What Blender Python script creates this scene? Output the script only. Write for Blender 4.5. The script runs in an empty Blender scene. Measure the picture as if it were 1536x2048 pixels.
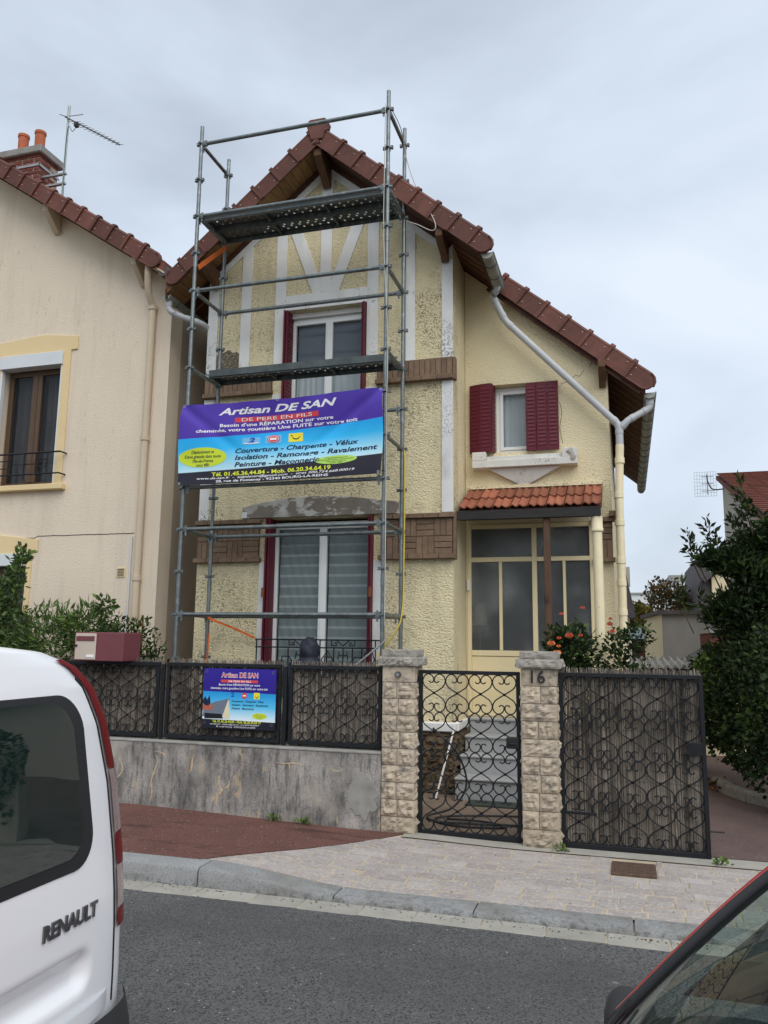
import bpy, bmesh, math, random
from mathutils import Vector, Matrix, noise
random.seed(11)
S = bpy.context.scene
C = S.collection
PI = math.pi
# ---------------------------------------------------------------- camera
F, PITCH, ROLL, YAW, CAMZ = 1600.0, 0.159894, 0.011907, 0.293060, 1.83
cd = bpy.data.cameras.new('camera'); cam = bpy.data.objects.new('camera', cd); C.objects.link(cam)
fw = Vector((-math.sin(YAW)*math.cos(PITCH), math.cos(YAW)*math.cos(PITCH), math.sin(PITCH)))
rt = Vector((math.cos(YAW), math.sin(YAW), 0)); up = rt.cross(fw)
r2 = math.cos(ROLL)*rt + math.sin(ROLL)*up; u2 = -math.sin(ROLL)*rt + math.cos(ROLL)*up
m = Matrix((r2, u2, -fw)).transposed().to_4x4(); m.translation = (0, 0, CAMZ)
cam.matrix_world = m
cd.sensor_fit = 'VERTICAL'; cd.sensor_height = 24; cd.lens = F/2048*24
cd.clip_start = .05; cd.clip_end = 2000
S.camera = cam
# ---------------------------------------------------------------- sky and sun
SUN_AZ, SUN_EL = math.radians(142), math.radians(50)      # azimuth clockwise from +Y
w = bpy.data.worlds.new('World'); S.world = w; w.use_nodes = True
nt = w.node_tree; N = nt.nodes; L = nt.links
bg = N['Background']; bg.inputs[1].default_value = .12
sky = N.new('ShaderNodeTexSky'); sky.sky_type = 'NISHITA'; sky.sun_disc = False
sky.sun_elevation = SUN_EL; sky.sun_rotation = SUN_AZ; sky.air_density = 1.2; sky.dust_density = 2.5
tc = N.new('ShaderNodeTexCoord')
mp = N.new('ShaderNodeMapping'); mp.inputs['Scale'].default_value = (1, 1, 2.2); mp.inputs['Rotation'].default_value = (.3, .5, .9)
n1 = N.new('ShaderNodeTexNoise'); n1.inputs['Scale'].default_value = 1.55; n1.inputs['Detail'].default_value = 5; n1.inputs['Roughness'].default_value = .48
n1.inputs['Distortion'].default_value = .35
cr = N.new('ShaderNodeValToRGB')
cr.color_ramp.elements[0].position = .33; cr.color_ramp.elements[0].color = (.49, .555, .645, 1)
cr.color_ramp.elements[1].position = .64; cr.color_ramp.elements[1].color = (.80, .875, .97, 1)
e = cr.color_ramp.elements.new(.5); e.color = (.68, .765, .88, 1)
sc_ = N.new('ShaderNodeVectorMath'); sc_.operation = 'SCALE'; sc_.inputs['Scale'].default_value = 6.4
mx = N.new('ShaderNodeMix'); mx.data_type = 'RGBA'; mx.inputs[0].default_value = .9
L.new(tc.outputs['Generated'], mp.inputs[0]); L.new(mp.outputs[0], n1.inputs['Vector']); L.new(n1.outputs['Fac'], cr.inputs[0])
L.new(cr.outputs[0], sc_.inputs[0]); L.new(sky.outputs[0], mx.inputs[6]); L.new(sc_.outputs[0], mx.inputs[7]); L.new(mx.outputs[2], bg.inputs[0])
sd = bpy.data.lights.new('sun', 'SUN'); sd.energy = 1.5; sd.angle = math.radians(60); sd.color = (1, .965, .91)
so = bpy.data.objects.new('sun', sd); C.objects.link(so)
sdir = Vector((math.sin(SUN_AZ)*math.cos(SUN_EL), math.cos(SUN_AZ)*math.cos(SUN_EL), math.sin(SUN_EL)))
so.rotation_euler = (-sdir).to_track_quat('-Z', 'Y').to_euler(); so.location = sdir*40
S.view_settings.view_transform = 'Standard'; S.view_settings.look = 'None'; S.view_settings.gamma = 1
S.view_settings.exposure = 0.5
S.cycles.max_bounces = 6; S.cycles.transparent_max_bounces = 16
# ---------------------------------------------------------------- materials
MATS = {}
def M(name, col, rough=.8, metal=0., spec=.3, var=.12, vs=3., vst=(1, 1, 1), rnd=0., isl=0., bump=0., bd=.01, bs=60., bst=(1, 1, 1), bdet=3., layers=(), coat=0., brick=None):
    m = bpy.data.materials.new(name); m.use_nodes = True; MATS[name] = m
    nt = m.node_tree; N = nt.nodes; L = nt.links
    p = N['Principled BSDF']
    p.inputs['Roughness'].default_value = rough; p.inputs['Metallic'].default_value = metal
    p.inputs['Specular IOR Level'].default_value = spec; p.inputs['Coat Weight'].default_value = coat
    if coat: p.inputs['Coat Roughness'].default_value = .05
    tc = N.new('ShaderNodeTexCoord'); oi = N.new('ShaderNodeObjectInfo')
    ofs = N.new('ShaderNodeVectorMath'); ofs.operation = 'SCALE'; ofs.inputs[0].default_value = (13, 7, 9); L.new(oi.outputs['Random'], ofs.inputs['Scale'])
    ad = N.new('ShaderNodeVectorMath'); L.new(tc.outputs['Object'], ad.inputs[0]); L.new(ofs.outputs[0], ad.inputs[1])
    def nz(scale, st=(1, 1, 1), det=4., rg=.55):
        mp = N.new('ShaderNodeMapping'); mp.inputs['Scale'].default_value = st; L.new(ad.outputs[0], mp.inputs[0])
        n = N.new('ShaderNodeTexNoise'); n.inputs['Scale'].default_value = scale; n.inputs['Detail'].default_value = det; n.inputs['Roughness'].default_value = rg
        L.new(mp.outputs[0], n.inputs['Vector']); return n.outputs['Fac']
    def mr(src, a, b, c=0., d=1.):
        r = N.new('ShaderNodeMapRange'); r.inputs[1].default_value = a; r.inputs[2].default_value = b; r.inputs[3].default_value = c; r.inputs[4].default_value = d
        L.new(src, r.inputs[0]); return r.outputs[0]
    def mul(a, b):
        r = N.new('ShaderNodeMath'); r.operation = 'MULTIPLY'; L.new(a, r.inputs[0])
        if isinstance(b, float): r.inputs[1].default_value = b
        else: L.new(b, r.inputs[1])
        return r.outputs[0]
    hs = N.new('ShaderNodeHueSaturation'); hs.inputs['Color'].default_value = (*col, 1)
    cur = hs.outputs[0]
    v = mr(nz(vs, vst), .25, .75, 1-var, 1+var) if var else None
    for fac, src in ((rnd, oi.outputs['Random']), (isl, None)):
        if fac:
            if src is None: g = N.new('ShaderNodeNewGeometry'); src = g.outputs['Random Per Island']
            k = mr(src, 0, 1, 1-fac, 1+fac); v = k if v is None else mul(v, k)
    if v is not None: L.new(v, hs.inputs['Value'])
    bsrc = None
    for ly in layers:
        f = mr(nz(ly['s'], ly.get('st', (1, 1, 1)), ly.get('det', 4.), ly.get('rg', .6)), ly['lo'], ly['hi'])
        if 'm' in ly: f = mul(f, mr(nz(ly['m'][0], ly.get('mst', (1, 1, 1)), 3.), ly['m'][1], ly['m'][2]))
        if 'z' in ly:
            sx = N.new('ShaderNodeSeparateXYZ'); gp = N.new('ShaderNodeNewGeometry'); L.new(gp.outputs['Position'], sx.inputs[0])
            acc = None
            for z0, z1 in ly['z']:
                k = mr(sx.outputs['Z'], z0, z1, 1., 0.)
                k2 = N.new('ShaderNodeMath'); k2.operation = 'GREATER_THAN'; k2.inputs[1].default_value = z0-.02; L.new(sx.outputs['Z'], k2.inputs[0])
                k = mul(k, k2.outputs[0])
                if acc is None: acc = k
                else:
                    a = N.new('ShaderNodeMath'); a.operation = 'ADD'; L.new(acc, a.inputs[0]); L.new(k, a.inputs[1]); acc = a.outputs[0]
            zb = ly.get('zbase', .0); acc = mr(acc, 0, 1, zb, 1.)
            f = mul(f, acc)
        f = mul(f, float(ly.get('a', 1.)))
        mx = N.new('ShaderNodeMix'); mx.data_type = 'RGBA'; L.new(f, mx.inputs[0]); L.new(cur, mx.inputs[6]); mx.inputs[7].default_value = (*ly['c'], 1); cur = mx.outputs[2]
    L.new(cur, p.inputs['Base Color'])
    if bump:
        b = N.new('ShaderNodeBump'); b.inputs['Strength'].default_value = bump; b.inputs['Distance'].default_value = bd
        L.new(nz(bs, bst, bdet, .55), b.inputs['Height']); L.new(b.outputs[0], p.inputs['Normal'])
    return m
MOULD = (.055, .05, .035)
def mould(a=1., zs=None, lo=.60, hi=.66, s=38., m=(2.2, .48, .66), zb=.12):
    d = dict(c=MOULD, s=s, lo=lo-.055, hi=hi-.05, det=5., a=a, m=(m[0], m[1]-.06, m[2]-.07), rg=.7)
    if zs: d['z'] = zs; d['zbase'] = zb
    return d
YEL = (.80, .70, .455)
M('stucco_yellow', YEL, .92, spec=.15, var=.07, vs=1.3, bump=1., bd=.026, bs=42., bst=(1, 1, 1.5), bdet=3.,
  layers=[dict(c=(.66, .55, .34), s=.9, lo=.5, hi=.75, a=.35), mould(.95, [(5.34, 6.1), (4.1, 5.05), (3.40, 4.1), (1.2, 1.9)], lo=.585, hi=.645, s=30., m=(1.5, .50, .62), zb=.28),
          mould(.75, None, lo=.585, hi=.635, s=50., m=(.9, .57, .69)), dict(c=(.42, .37, .25), s=2.4, st=(2.2, 1, .4), lo=.54, hi=.70, det=6., a=.32), dict(c=(.2, .17, .12), s=1.3, st=(1, 1, 1), lo=.62, hi=.7, a=.25)])
M('stucco_side', (.79, .69, .46), .92, spec=.15, var=.06, vs=1.3, bump=.9, bd=.020, bs=44., bst=(1, 1, 1.3), layers=[mould(.6, [(3.6, 4.6)], zb=.1, m=(1.3, .5, .66))])
M('cream_paint', (.80, .68, .42), .5, spec=.3, var=.05, vs=3, layers=[dict(c=(.35, .26, .14), s=22., lo=.70, hi=.74, a=.6)])
M('white_trim', (.76, .755, .73), .8, var=.07, vs=2.5, bump=.2, bd=.003, bs=90., layers=[dict(c=(.42, .42, .40), s=2.2, st=(1.6, 1, .6), lo=.52, hi=.75, a=.4), mould(.7, [(5.34, 5.75), (3.38, 4.95), (6.2, 6.5)], lo=.59, hi=.64, s=34., m=(2.2, .52, .64), zb=.06)])
M('white_clean', (.66, .65, .61), .8, var=.08, vs=2.5, layers=[dict(c=(.45, .42, .36), s=3., lo=.5, hi=.7, a=.4), mould(.7, None, lo=.62, hi=.66, s=30., m=(3., .58, .7))])
M('pilaster_white', (.72, .72, .70), .8, var=.09, vs=3, layers=[mould(.9, [(5.34, 6.0), (3.9, 5.0), (3.38, 3.7)], lo=.555, hi=.61, s=42., m=(1.6, .49, .60), zb=.12), dict(c=(.3, .3, .28), s=5., st=(1, 1, .3), lo=.55, hi=.75, a=.5)])
M('brick_brown', (.19, .128, .085), .9, var=.22, vs=14, rnd=.16, bump=.5, bd=.004, bs=120., layers=[dict(c=(.34, .25, .19), s=30., lo=.6, hi=.8, a=.4)])
M('mortar_brown', (.15, .095, .065), .95, var=.15, vs=20)
M('concrete_lintel', (.215, .185, .155), .95, var=.15, vs=7, bump=.35, bd=.004, bs=90., layers=[dict(c=(.60, .60, .57), s=4.2, st=(1, 1, 1.7), lo=.475, hi=.53, det=6., a=.85, m=(1.2, .35, .5)), dict(c=(.06, .055, .05), s=9., lo=.66, hi=.72, a=.6)])
M('tile_verge', (.132, .047, .033), .62, spec=.35, var=.2, vs=6, rnd=.22, bump=.15, bd=.002, bs=150., layers=[dict(c=(.10, .045, .035), s=9., lo=.5, hi=.75, a=.55), dict(c=(.24, .19, .13), s=45., lo=.68, hi=.74, a=.35)])
M('tile_roof', (.17, .06, .042), .7, var=.25, vs=8)
M('tile_orange', (.285, .098, .054), .7, var=.25, vs=12, rnd=.28, bump=.25, bd=.003, bs=110., layers=[dict(c=(.13, .07, .05), s=14., lo=.55, hi=.75, a=.5), dict(c=(.5, .38, .26), s=40., lo=.68, hi=.75, a=.4)])
M('nail', (.62, .56, .46), .5, metal=.3, var=0)
M('wood_soffit', (.26, .145, .062), .75, var=.25, vs=5, vst=(8, 1, 8), rnd=.18)
M('wood_dark', (.085, .035, .022), .7, var=.25, vs=5, vst=(1, 6, 6), rnd=.2)
M('wood_bracket', (.135, .07, .04), .75, var=.3, vs=9, vst=(6, 1, 1), rnd=.1)
M('wood_post', (.098, .054, .033), .7, var=.35, vs=5, vst=(6, 6, .7), layers=[dict(c=(.03, .02, .015), s=4.5, st=(1, 1, .8), lo=.62, hi=.7, a=.9)])
M('fascia_dark', (.034, .031, .031), .8, var=.35, vs=6, vst=(1, 4, 8))
M('zinc', (.36, .375, .385), .5, metal=.55, var=.18, vs=6)
M('zinc_old', (.32, .33, .30), .65, metal=.35, var=.25, vs=7, layers=[dict(c=(.12, .13, .09), s=8., lo=.5, hi=.7, a=.5)])
M('pvc_grey', (.46, .475, .49), .45, var=.06, vs=6)
M('pipe_cream', (.80, .70, .47), .5, var=.07, vs=5, layers=[dict(c=(.3, .22, .14), s=18., lo=.68, hi=.73, a=.7)])
M('steel_galv', (.185, .21, .212), .45, metal=.75, var=.25, vs=9, bump=.06, bd=.001, bs=60, layers=[dict(c=(.42, .44, .44), s=16., lo=.55, hi=.72, a=.5), dict(c=(.11, .105, .085), s=7., st=(1, 1, 1), lo=.58, hi=.72, a=.5)])
M('steel_dark', (.115, .12, .12), .55, metal=.6, var=.3, vs=10, layers=[dict(c=(.05, .05, .05), s=8., lo=.5, hi=.7, a=.6)])
M('steel_deck', (.10, .115, .115), .6, metal=.5, var=.3, vs=6, layers=[dict(c=(.24, .24, .22), s=24., lo=.64, hi=.72, a=.5)])
M('burgundy', (.105, .007, .019), .5, spec=.35, var=.12, vs=4, layers=[dict(c=(.3, .12, .11), s=26., st=(1, 1, .5), lo=.69, hi=.73, a=.4)])
M('pvc_white', (.78, .79, .78), .35, spec=.45, var=.03, vs=3)
M('curtain', (.80, .84, .86), .9, var=.08, vs=3)
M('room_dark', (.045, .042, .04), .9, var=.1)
M('stone_pillar', (.46, .385, .295), .95, spec=.1, var=.14, vs=9, rnd=.13, bump=.6, bd=.008, bs=55., layers=[dict(c=(.36, .33, .30), s=6., lo=.5, hi=.68, a=.55), dict(c=(.10, .085, .07), s=12., lo=.52, hi=.64, det=6., a=.55), dict(c=(.66, .47, .24), s=3., lo=.55, hi=.7, a=.7, z=[(.0, .45)])])
M('stone_cap', (.33, .305, .27), .95, spec=.1, var=.18, vs=12, bump=.7, bd=.008, bs=70., layers=[dict(c=(.13, .12, .10), s=18., lo=.55, hi=.7, a=.5)])
M('mortar_pillar', (.30, .26, .21), .95, var=.2, vs=14)
M('rubble', (.125, .095, .062), .95, spec=.1, var=.35, vs=10, rnd=.3, bump=.6, bd=.012, bs=45., layers=[dict(c=(.2, .12, .05), s=6., lo=.55, hi=.7, a=.6)])
M('marble', (.38, .385, .38), .4, spec=.4, var=.05, vs=3, layers=[dict(c=(.42, .43, .45), s=2.2, lo=.5, hi=.7, det=6., a=.6), dict(c=(.3, .3, .3), s=3., lo=.6, hi=.64, det=7., a=.4)])
M('iron_black', (.010, .012, .015), .5, spec=.3, var=.3, vs=14)
M('reed', (.25, .215, .18), .9, spec=.1, var=.35, vs=9, vst=(6, 1, 1.), isl=.75, layers=[dict(c=(.035, .03, .026), s=2.2, st=(1, 1, .8), lo=.42, hi=.66, a=.6), dict(c=(.48, .44, .39), s=14., st=(9, 1, .8), lo=.60, hi=.68, a=.6)])
M('wall_concrete', (.36, .335, .31), .95, spec=.1, var=.2, vs=3, bump=.5, bd=.006, bs=70., layers=[
    dict(c=(.125, .12, .115), s=2.3, st=(1.5, 1, .7), lo=.42, hi=.62, det=8., rg=.68, a=.9), dict(c=(.06, .06, .06), s=9., st=(2.6, 1, .45), lo=.50, hi=.64, det=6., a=.6), dict(c=(.05, .05, .05), s=70., lo=.55, hi=.63, a=.5),
    dict(c=(.5, .45, .39), s=1.3, lo=.54, hi=.66, det=6., a=.6), dict(c=(.46, .36, .23), s=6.5, st=(2, 1, .6), lo=.60, hi=.63, det=6., m=(1.5, .45, .58), a=.8)])
M('wall_patch', (.30, .295, .27), .9, var=.2, vs=5, layers=[dict(c=(.16, .155, .14), s=4., lo=.45, hi=.65, det=6., a=.5)])
M('filler', (.50, .40, .26), .9, var=.12, vs=12)
M('asphalt_red', (.155, .076, .062), .93, spec=.15, var=.16, vs=2.2, bump=.9, bd=.008, bs=80., layers=[dict(c=(.45, .40, .38), s=45., lo=.675, hi=.69, det=2., a=.7), dict(c=(.06, .035, .03), s=75., lo=.53, hi=.6, a=.7), dict(c=(.06, .036, .032), s=2.6, st=(.5, 2.2, 1), lo=.57, hi=.66, det=6., a=.75), dict(c=(.05, .03, .03), s=90., lo=.62, hi=.7, a=.5)])
M('asphalt', (.118, .117, .115), .9, spec=.25, var=.2, vs=1.2, bump=1., bd=.012, bs=75., layers=[dict(c=(.022, .023, .025), s=80., lo=.50, hi=.58, a=.8), dict(c=(.17, .175, .18), s=95., lo=.56, hi=.63, a=.7), dict(c=(.55, .55, .53), s=42., lo=.715, hi=.73, det=2., a=.8), dict(c=(.065, .065, .066), s=.55, st=(.5, 1.4, 1), lo=.46, hi=.62, det=6., a=.5), dict(c=(.26, .26, .25), s=3.2, lo=.70, hi=.72, a=.5)])
M('driveway', (.13, .09, .082), .75, spec=.25, var=.2, vs=2, bump=.6, bd=.004, bs=200., layers=[dict(c=(.38, .34, .31), s=50., lo=.66, hi=.69, det=2., a=.6), dict(c=(.05, .035, .033), s=1.4, lo=.5, hi=.7, a=.6)])
M('paver', (.365, .335, .315), .93, spec=.15, var=.13, vs=7, rnd=.12, bump=.5, bd=.004, bs=160., layers=[dict(c=(.30, .25, .24), s=2.2, lo=.42, hi=.62, a=.5), dict(c=(.60, .53, .44), s=40., lo=.54, hi=.62, a=.5), dict(c=(.22, .22, .22), s=22., lo=.57, hi=.65, det=6., a=.45)])
M('paver_joint', (.45, .375, .27), .95, var=.2, vs=9)
M('kerb_granite', (.285, .288, .285), .85, spec=.2, var=.14, vs=4, rnd=.05, bump=.4, bd=.003, bs=170., layers=[dict(c=(.13, .135, .14), s=85., lo=.52, hi=.6, a=.6), dict(c=(.15, .14, .12), s=2., st=(1, 1, 3), lo=.45, hi=.65, det=6., a=.6), dict(c=(.055, .055, .05), s=20., lo=.5, hi=.62, a=.8, z=[(.0, .07)])])
M('gutter_stone', (.33, .315, .275), .93, var=.14, vs=6, rnd=.08, bump=.4, bd=.003, bs=150., layers=[dict(c=(.18, .17, .15), s=30., lo=.6, hi=.7, a=.4)])
M('earth', (.12, .10, .07), .95, var=.3, vs=3, bump=.6, bd=.02, bs=30.)
M('path_gravel', (.21, .155, .115), .95, var=.22, vs=5, bump=.8, bd=.008, bs=90., layers=[dict(c=(.5, .45, .39), s=70., lo=.65, hi=.7, a=.7), dict(c=(.08, .065, .05), s=60., lo=.6, hi=.7, a=.6)])
M('grass_ground', (.06, .075, .03), .95, var=.3, vs=2)
M('rust_cover', (.115, .075, .055), .8, metal=.2, var=.3, vs=20, bump=.8, bd=.006, bs=80.)
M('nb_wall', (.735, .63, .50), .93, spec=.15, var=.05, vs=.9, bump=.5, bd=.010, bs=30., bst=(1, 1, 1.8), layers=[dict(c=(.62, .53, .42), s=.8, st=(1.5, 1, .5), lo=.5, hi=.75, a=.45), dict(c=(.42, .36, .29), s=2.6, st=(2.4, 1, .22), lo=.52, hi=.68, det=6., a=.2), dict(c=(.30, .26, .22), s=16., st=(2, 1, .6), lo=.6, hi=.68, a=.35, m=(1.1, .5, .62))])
M('nb_wall_shaded', (.40, .34, .28), .95, var=.12, vs=1.2, bump=.4, bd=.008, bs=34., layers=[dict(c=(.22, .19, .165), s=1.2, st=(1, 1, .4), lo=.45, hi=.7, a=.6)])  # neighbour's wall colour darkened, the alley shade is in the base colour
M('nb_trim', (.74, .58, .33), .9, spec=.2, var=.05, vs=2)
M('alu_white', (.64, .67, .69), .45, var=.03)
M('wood_window', (.095, .055, .03), .5, spec=.4, var=.2, vs=4, vst=(8, 8, 1))
M('soffit_cream', (.60, .50, .37), .85, var=.08, vs=2)
M('brick_red', (.185, .058, .045), .9, var=.25, vs=20, rnd=.25, bump=.5, bd=.004, bs=100., layers=[dict(c=(.55, .5, .46), s=18., lo=.66, hi=.72, a=.5)])
M('mortar_light', (.42, .36, .29), .95, var=.2, vs=12)
M('chimney_cap', (.27, .265, .245), .95, var=.2, vs=8, bump=.5, bd=.006, bs=60.)
M('terracotta', (.44, .125, .06), .75, var=.18, vs=8)
M('mail_burgundy', (.165, .048, .058), .45, spec=.4, var=.06)
M('mail_beige', (.55, .47, .39), .5, var=.05)
M('black_plastic', (.018, .019, .021), .5, spec=.4, var=.1)
M('orange_strap', (.62, .145, .03), .75, var=.2, vs=20)
M('rust', (.24, .075, .03), .85, var=.3, vs=15)
M('rope', (.55, .53, .48), .9, var=.15, vs=30)
M('yellow_hose', (.62, .48, .08), .6, var=.15, vs=5)
M('navy_cloth', (.010, .012, .024), .6, spec=.35, var=.25, vs=12, bump=.5, bd=.006, bs=22.)
M('dark_cloth', (.03, .03, .034), .85, var=.2)
M('skin', (.52, .32, .23), .6, var=.06)
M('boot', (.03, .025, .02), .7, var=.2)
M('leaf_dark', (.021, .038, .013), .5, spec=.22, var=.2, vs=1.5, isl=.55)
M('leaf_mid', (.062, .105, .026), .5, spec=.25, var=.2, vs=1.5, isl=.5)
M('leaf_bright', (.13, .205, .04), .5, spec=.35, var=.15, isl=.35)
M('leaf_autumn', (.125, .080, .032), .7, var=.25, vs=1.2, isl=.5)
M('leaf_yellow', (.22, .19, .045), .7, var=.2, isl=.4)
M('leaf_bamboo', (.085, .14, .045), .5, spec=.35, var=.2, isl=.5)
M('bark', (.07, .05, .035), .9, var=.3, vs=12)
M('rose', (.72, .13, .075), .55, var=.15, isl=.3)
M('rose_orange', (.82, .25, .09), .55, var=.15, isl=.3)
M('far_white', (.72, .73, .73), .9, var=.06)
M('far_grey', (.33, .32, .31), .95, var=.12, vs=.8, layers=[dict(c=(.20, .195, .19), s=1.2, st=(1, 1, .4), lo=.5, hi=.7, a=.5)])
M('far_cream', (.74, .64, .43), .93, var=.06, vs=.8, layers=[dict(c=(.55, .5, .4), s=1.5, st=(1, 1, .4), lo=.55, hi=.75, a=.5)])
M('far_beige', (.42, .39, .34), .93, var=.08, vs=.6)
M('slate', (.085, .075, .078), .7, var=.2, vs=4, rnd=.15)
M('tile_far', (.145, .048, .032), .8, var=.25, vs=6, rnd=.15)
M('fibre_cement', (.27, .265, .255), .95, var=.2, vs=5, layers=[dict(c=(.12, .13, .09), s=7., lo=.55, hi=.7, a=.5)])
M('brick_far', (.15, .06, .045), .9, var=.2, vs=6)
M('green_tarp', (.03, .075, .05), .8, var=.1)
M('van_white', (.86, .88, .90), .3, spec=.5, var=.0, coat=.6)
M('car_red', (.42, .018, .015), .28, spec=.5, var=0, coat=.8)
M('rubber', (.02, .02, .021), .75, var=.2)
M('trim_black', (.03, .031, .033), .55, spec=.4, var=.1)
M('lamp_red', (.15, .003, .007), .35, spec=.12, var=0)
M('lamp_clear', (.30, .22, .22), .2, spec=.6, var=.2, vs=60, coat=.5)
M('chrome', (.55, .55, .56), .18, metal=1., var=0)
M('badge_chrome', (.22, .22, .23), .25, metal=.9, var=0)
M('interior_grey', (.08, .085, .085), .85, var=.1)
M('interior_light', (.36, .37, .35), .85, var=.05)
M('mat_green', (.045, .055, .045), .95, var=.15)
M('lampshade', (.74, .66, .48), .85, var=.06)
M('pb_blue', (.035, .03, .30), .5, var=.0)
def flat(name, col, rough=.55): return M(name, col, rough, var=0, spec=.25)
flat('ink_white', (.85, .85, .87)); flat('ink_red', (.66, .06, .07)); flat('ink_navy', (.012, .02, .06)); flat('ink_yellow', (.72, .78, .06)); flat('ink_lime', (.60, .72, .045))
flat('ink_pale', (.80, .82, .45)); flat('ink_blue', (.03, .08, .42)); flat('ink_sky', (.18, .48, .78)); flat('ink_signyellow', (.86, .74, .05)); flat('ink_black', (.015, .015, .02)); flat('ink_gold', (.75, .68, .18)); flat('ink_roof', (.16, .19, .24)); flat('ink_wall', (.74, .68, .46)); flat('ink_brick', (.42, .13, .09)); flat('ink_lime2', (.42, .66, .12))
def glass_mat(name, tint, gl_rough, trans_fac, base=(.02, .025, .028), ior=1.6, mist=None):
    m = bpy.data.materials.new(name); m.use_nodes = True; MATS[name] = m
    nt = m.node_tree; N = nt.nodes; L = nt.links
    out = N['Material Output']; p = N['Principled BSDF']
    p.inputs['Base Color'].default_value = (*base, 1); p.inputs['Roughness'].default_value = gl_rough; p.inputs['Specular IOR Level'].default_value = .6; p.inputs['IOR'].default_value = ior
    if mist:
        tc = N.new('ShaderNodeTexCoord'); nz = N.new('ShaderNodeTexNoise'); nz.inputs['Scale'].default_value = 1.9; nz.inputs['Detail'].default_value = 3; L.new(tc.outputs['Object'], nz.inputs['Vector'])
        rp = N.new('ShaderNodeValToRGB'); rp.color_ramp.elements[0].position = .42; rp.color_ramp.elements[0].color = (*base, 1); rp.color_ramp.elements[1].position = .70; rp.color_ramp.elements[1].color = (*mist, 1)
        L.new(nz.outputs['Fac'], rp.inputs[0]); L.new(rp.outputs[0], p.inputs['Base Color'])
        n2 = N.new('ShaderNodeTexNoise'); n2.inputs['Scale'].default_value = 60; L.new(tc.outputs['Object'], n2.inputs['Vector']); bp = N.new('ShaderNodeBump'); bp.inputs['Distance'].default_value = .004; bp.inputs['Strength'].default_value = .5; L.new(n2.outputs['Fac'], bp.inputs['Height']); L.new(bp.outputs[0], p.inputs['Normal'])
    tr = N.new('ShaderNodeBsdfTransparent'); tr.inputs[0].default_value = (*tint, 1)
    mx = N.new('ShaderNodeMixShader'); mx.inputs[0].default_value = trans_fac
    L.new(p.outputs[0], mx.inputs[1]); L.new(tr.outputs[0], mx.inputs[2]); L.new(mx.outputs[0], out.inputs[0])
    return m
glass_mat('glass', (.95, .97, .97), .03, .84, base=(.03, .035, .045))
glass_mat('glass_frost', (.85, .88, .86), .36, .55, base=(.10, .105, .105), mist=(.32, .33, .33))
glass_mat('glass_car', (.60, .76, .70), .02, .62, ior=2.0)
glass_mat('glass_dark', (.6, .65, .7), .02, .25, base=(.008, .024, .022), ior=2.1)
for nm_ in ('leaf_dark', 'leaf_mid', 'leaf_bright', 'leaf_autumn', 'leaf_yellow', 'leaf_bamboo'):      # thin leaves let some light through
    m_ = MATS[nm_]; N_ = m_.node_tree.nodes; L_ = m_.node_tree.links; p_ = N_['Principled BSDF']; src = p_.inputs['Base Color'].links[0].from_socket
    tl = N_.new('ShaderNodeBsdfTranslucent'); L_.new(src, tl.inputs[0]); mx_ = N_.new('ShaderNodeMixShader'); mx_.inputs[0].default_value = .3
    L_.new(p_.outputs[0], mx_.inputs[1]); L_.new(tl.outputs[0], mx_.inputs[2]); L_.new(mx_.outputs[0], N_['Material Output'].inputs[0])
# printed cloth: bands of flat print by height
def print_mat(name, stops, slope=0.):
    m = bpy.data.materials.new(name); m.use_nodes = True; MATS[name] = m
    nt = m.node_tree; N = nt.nodes; L = nt.links; p = N['Principled BSDF']; p.inputs['Roughness'].default_value = .5; p.inputs['Specular IOR Level'].default_value = .3
    uv = N.new('ShaderNodeUVMap'); uv.uv_map = 'print'
    sx = N.new('ShaderNodeSeparateXYZ'); L.new(uv.outputs[0], sx.inputs[0])
    a = N.new('ShaderNodeMath'); a.operation = 'MULTIPLY_ADD'; a.inputs[1].default_value = -slope; L.new(sx.outputs[0], a.inputs[0]); L.new(sx.outputs[1], a.inputs[2])
    r = N.new('ShaderNodeValToRGB'); els = r.color_ramp.elements
    while len(els) > 1: els.remove(els[-1])
    els[0].position = stops[0][0]; els[0].color = (*stops[0][1], 1)
    for pz_, c_ in stops[1:]:
        e = els.new(pz_); e.color = (*c_, 1)
    L.new(a.outputs[0], r.inputs[0]); L.new(r.outputs[0], p.inputs['Base Color'])
    return m
print_mat('banner_print', [(0, (.018, .017, .03)), (.150, (.018, .017, .03)), (.154, (.52, .76, .86)), (.24, (.35, .70, .86)), (.42, (.03, .48, .88)), (.55, (.015, .40, .86)), (.566, (.015, .40, .86)), (.570, (.075, .035, .36)), (1, (.085, .045, .40))], slope=.08)
print_mat('sign_print', [(0, (.012, .014, .025)), (.150, (.012, .014, .025)), (.154, (.80, .88, .92)), (.20, (.62, .82, .92)), (.38, (.10, .55, .86)), (.58, (.02, .33, .72)), (.612, (.02, .33, .72)), (.616, (.025, .012, .24)), (1, (.035, .018, .30))], slope=-.02)
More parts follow.
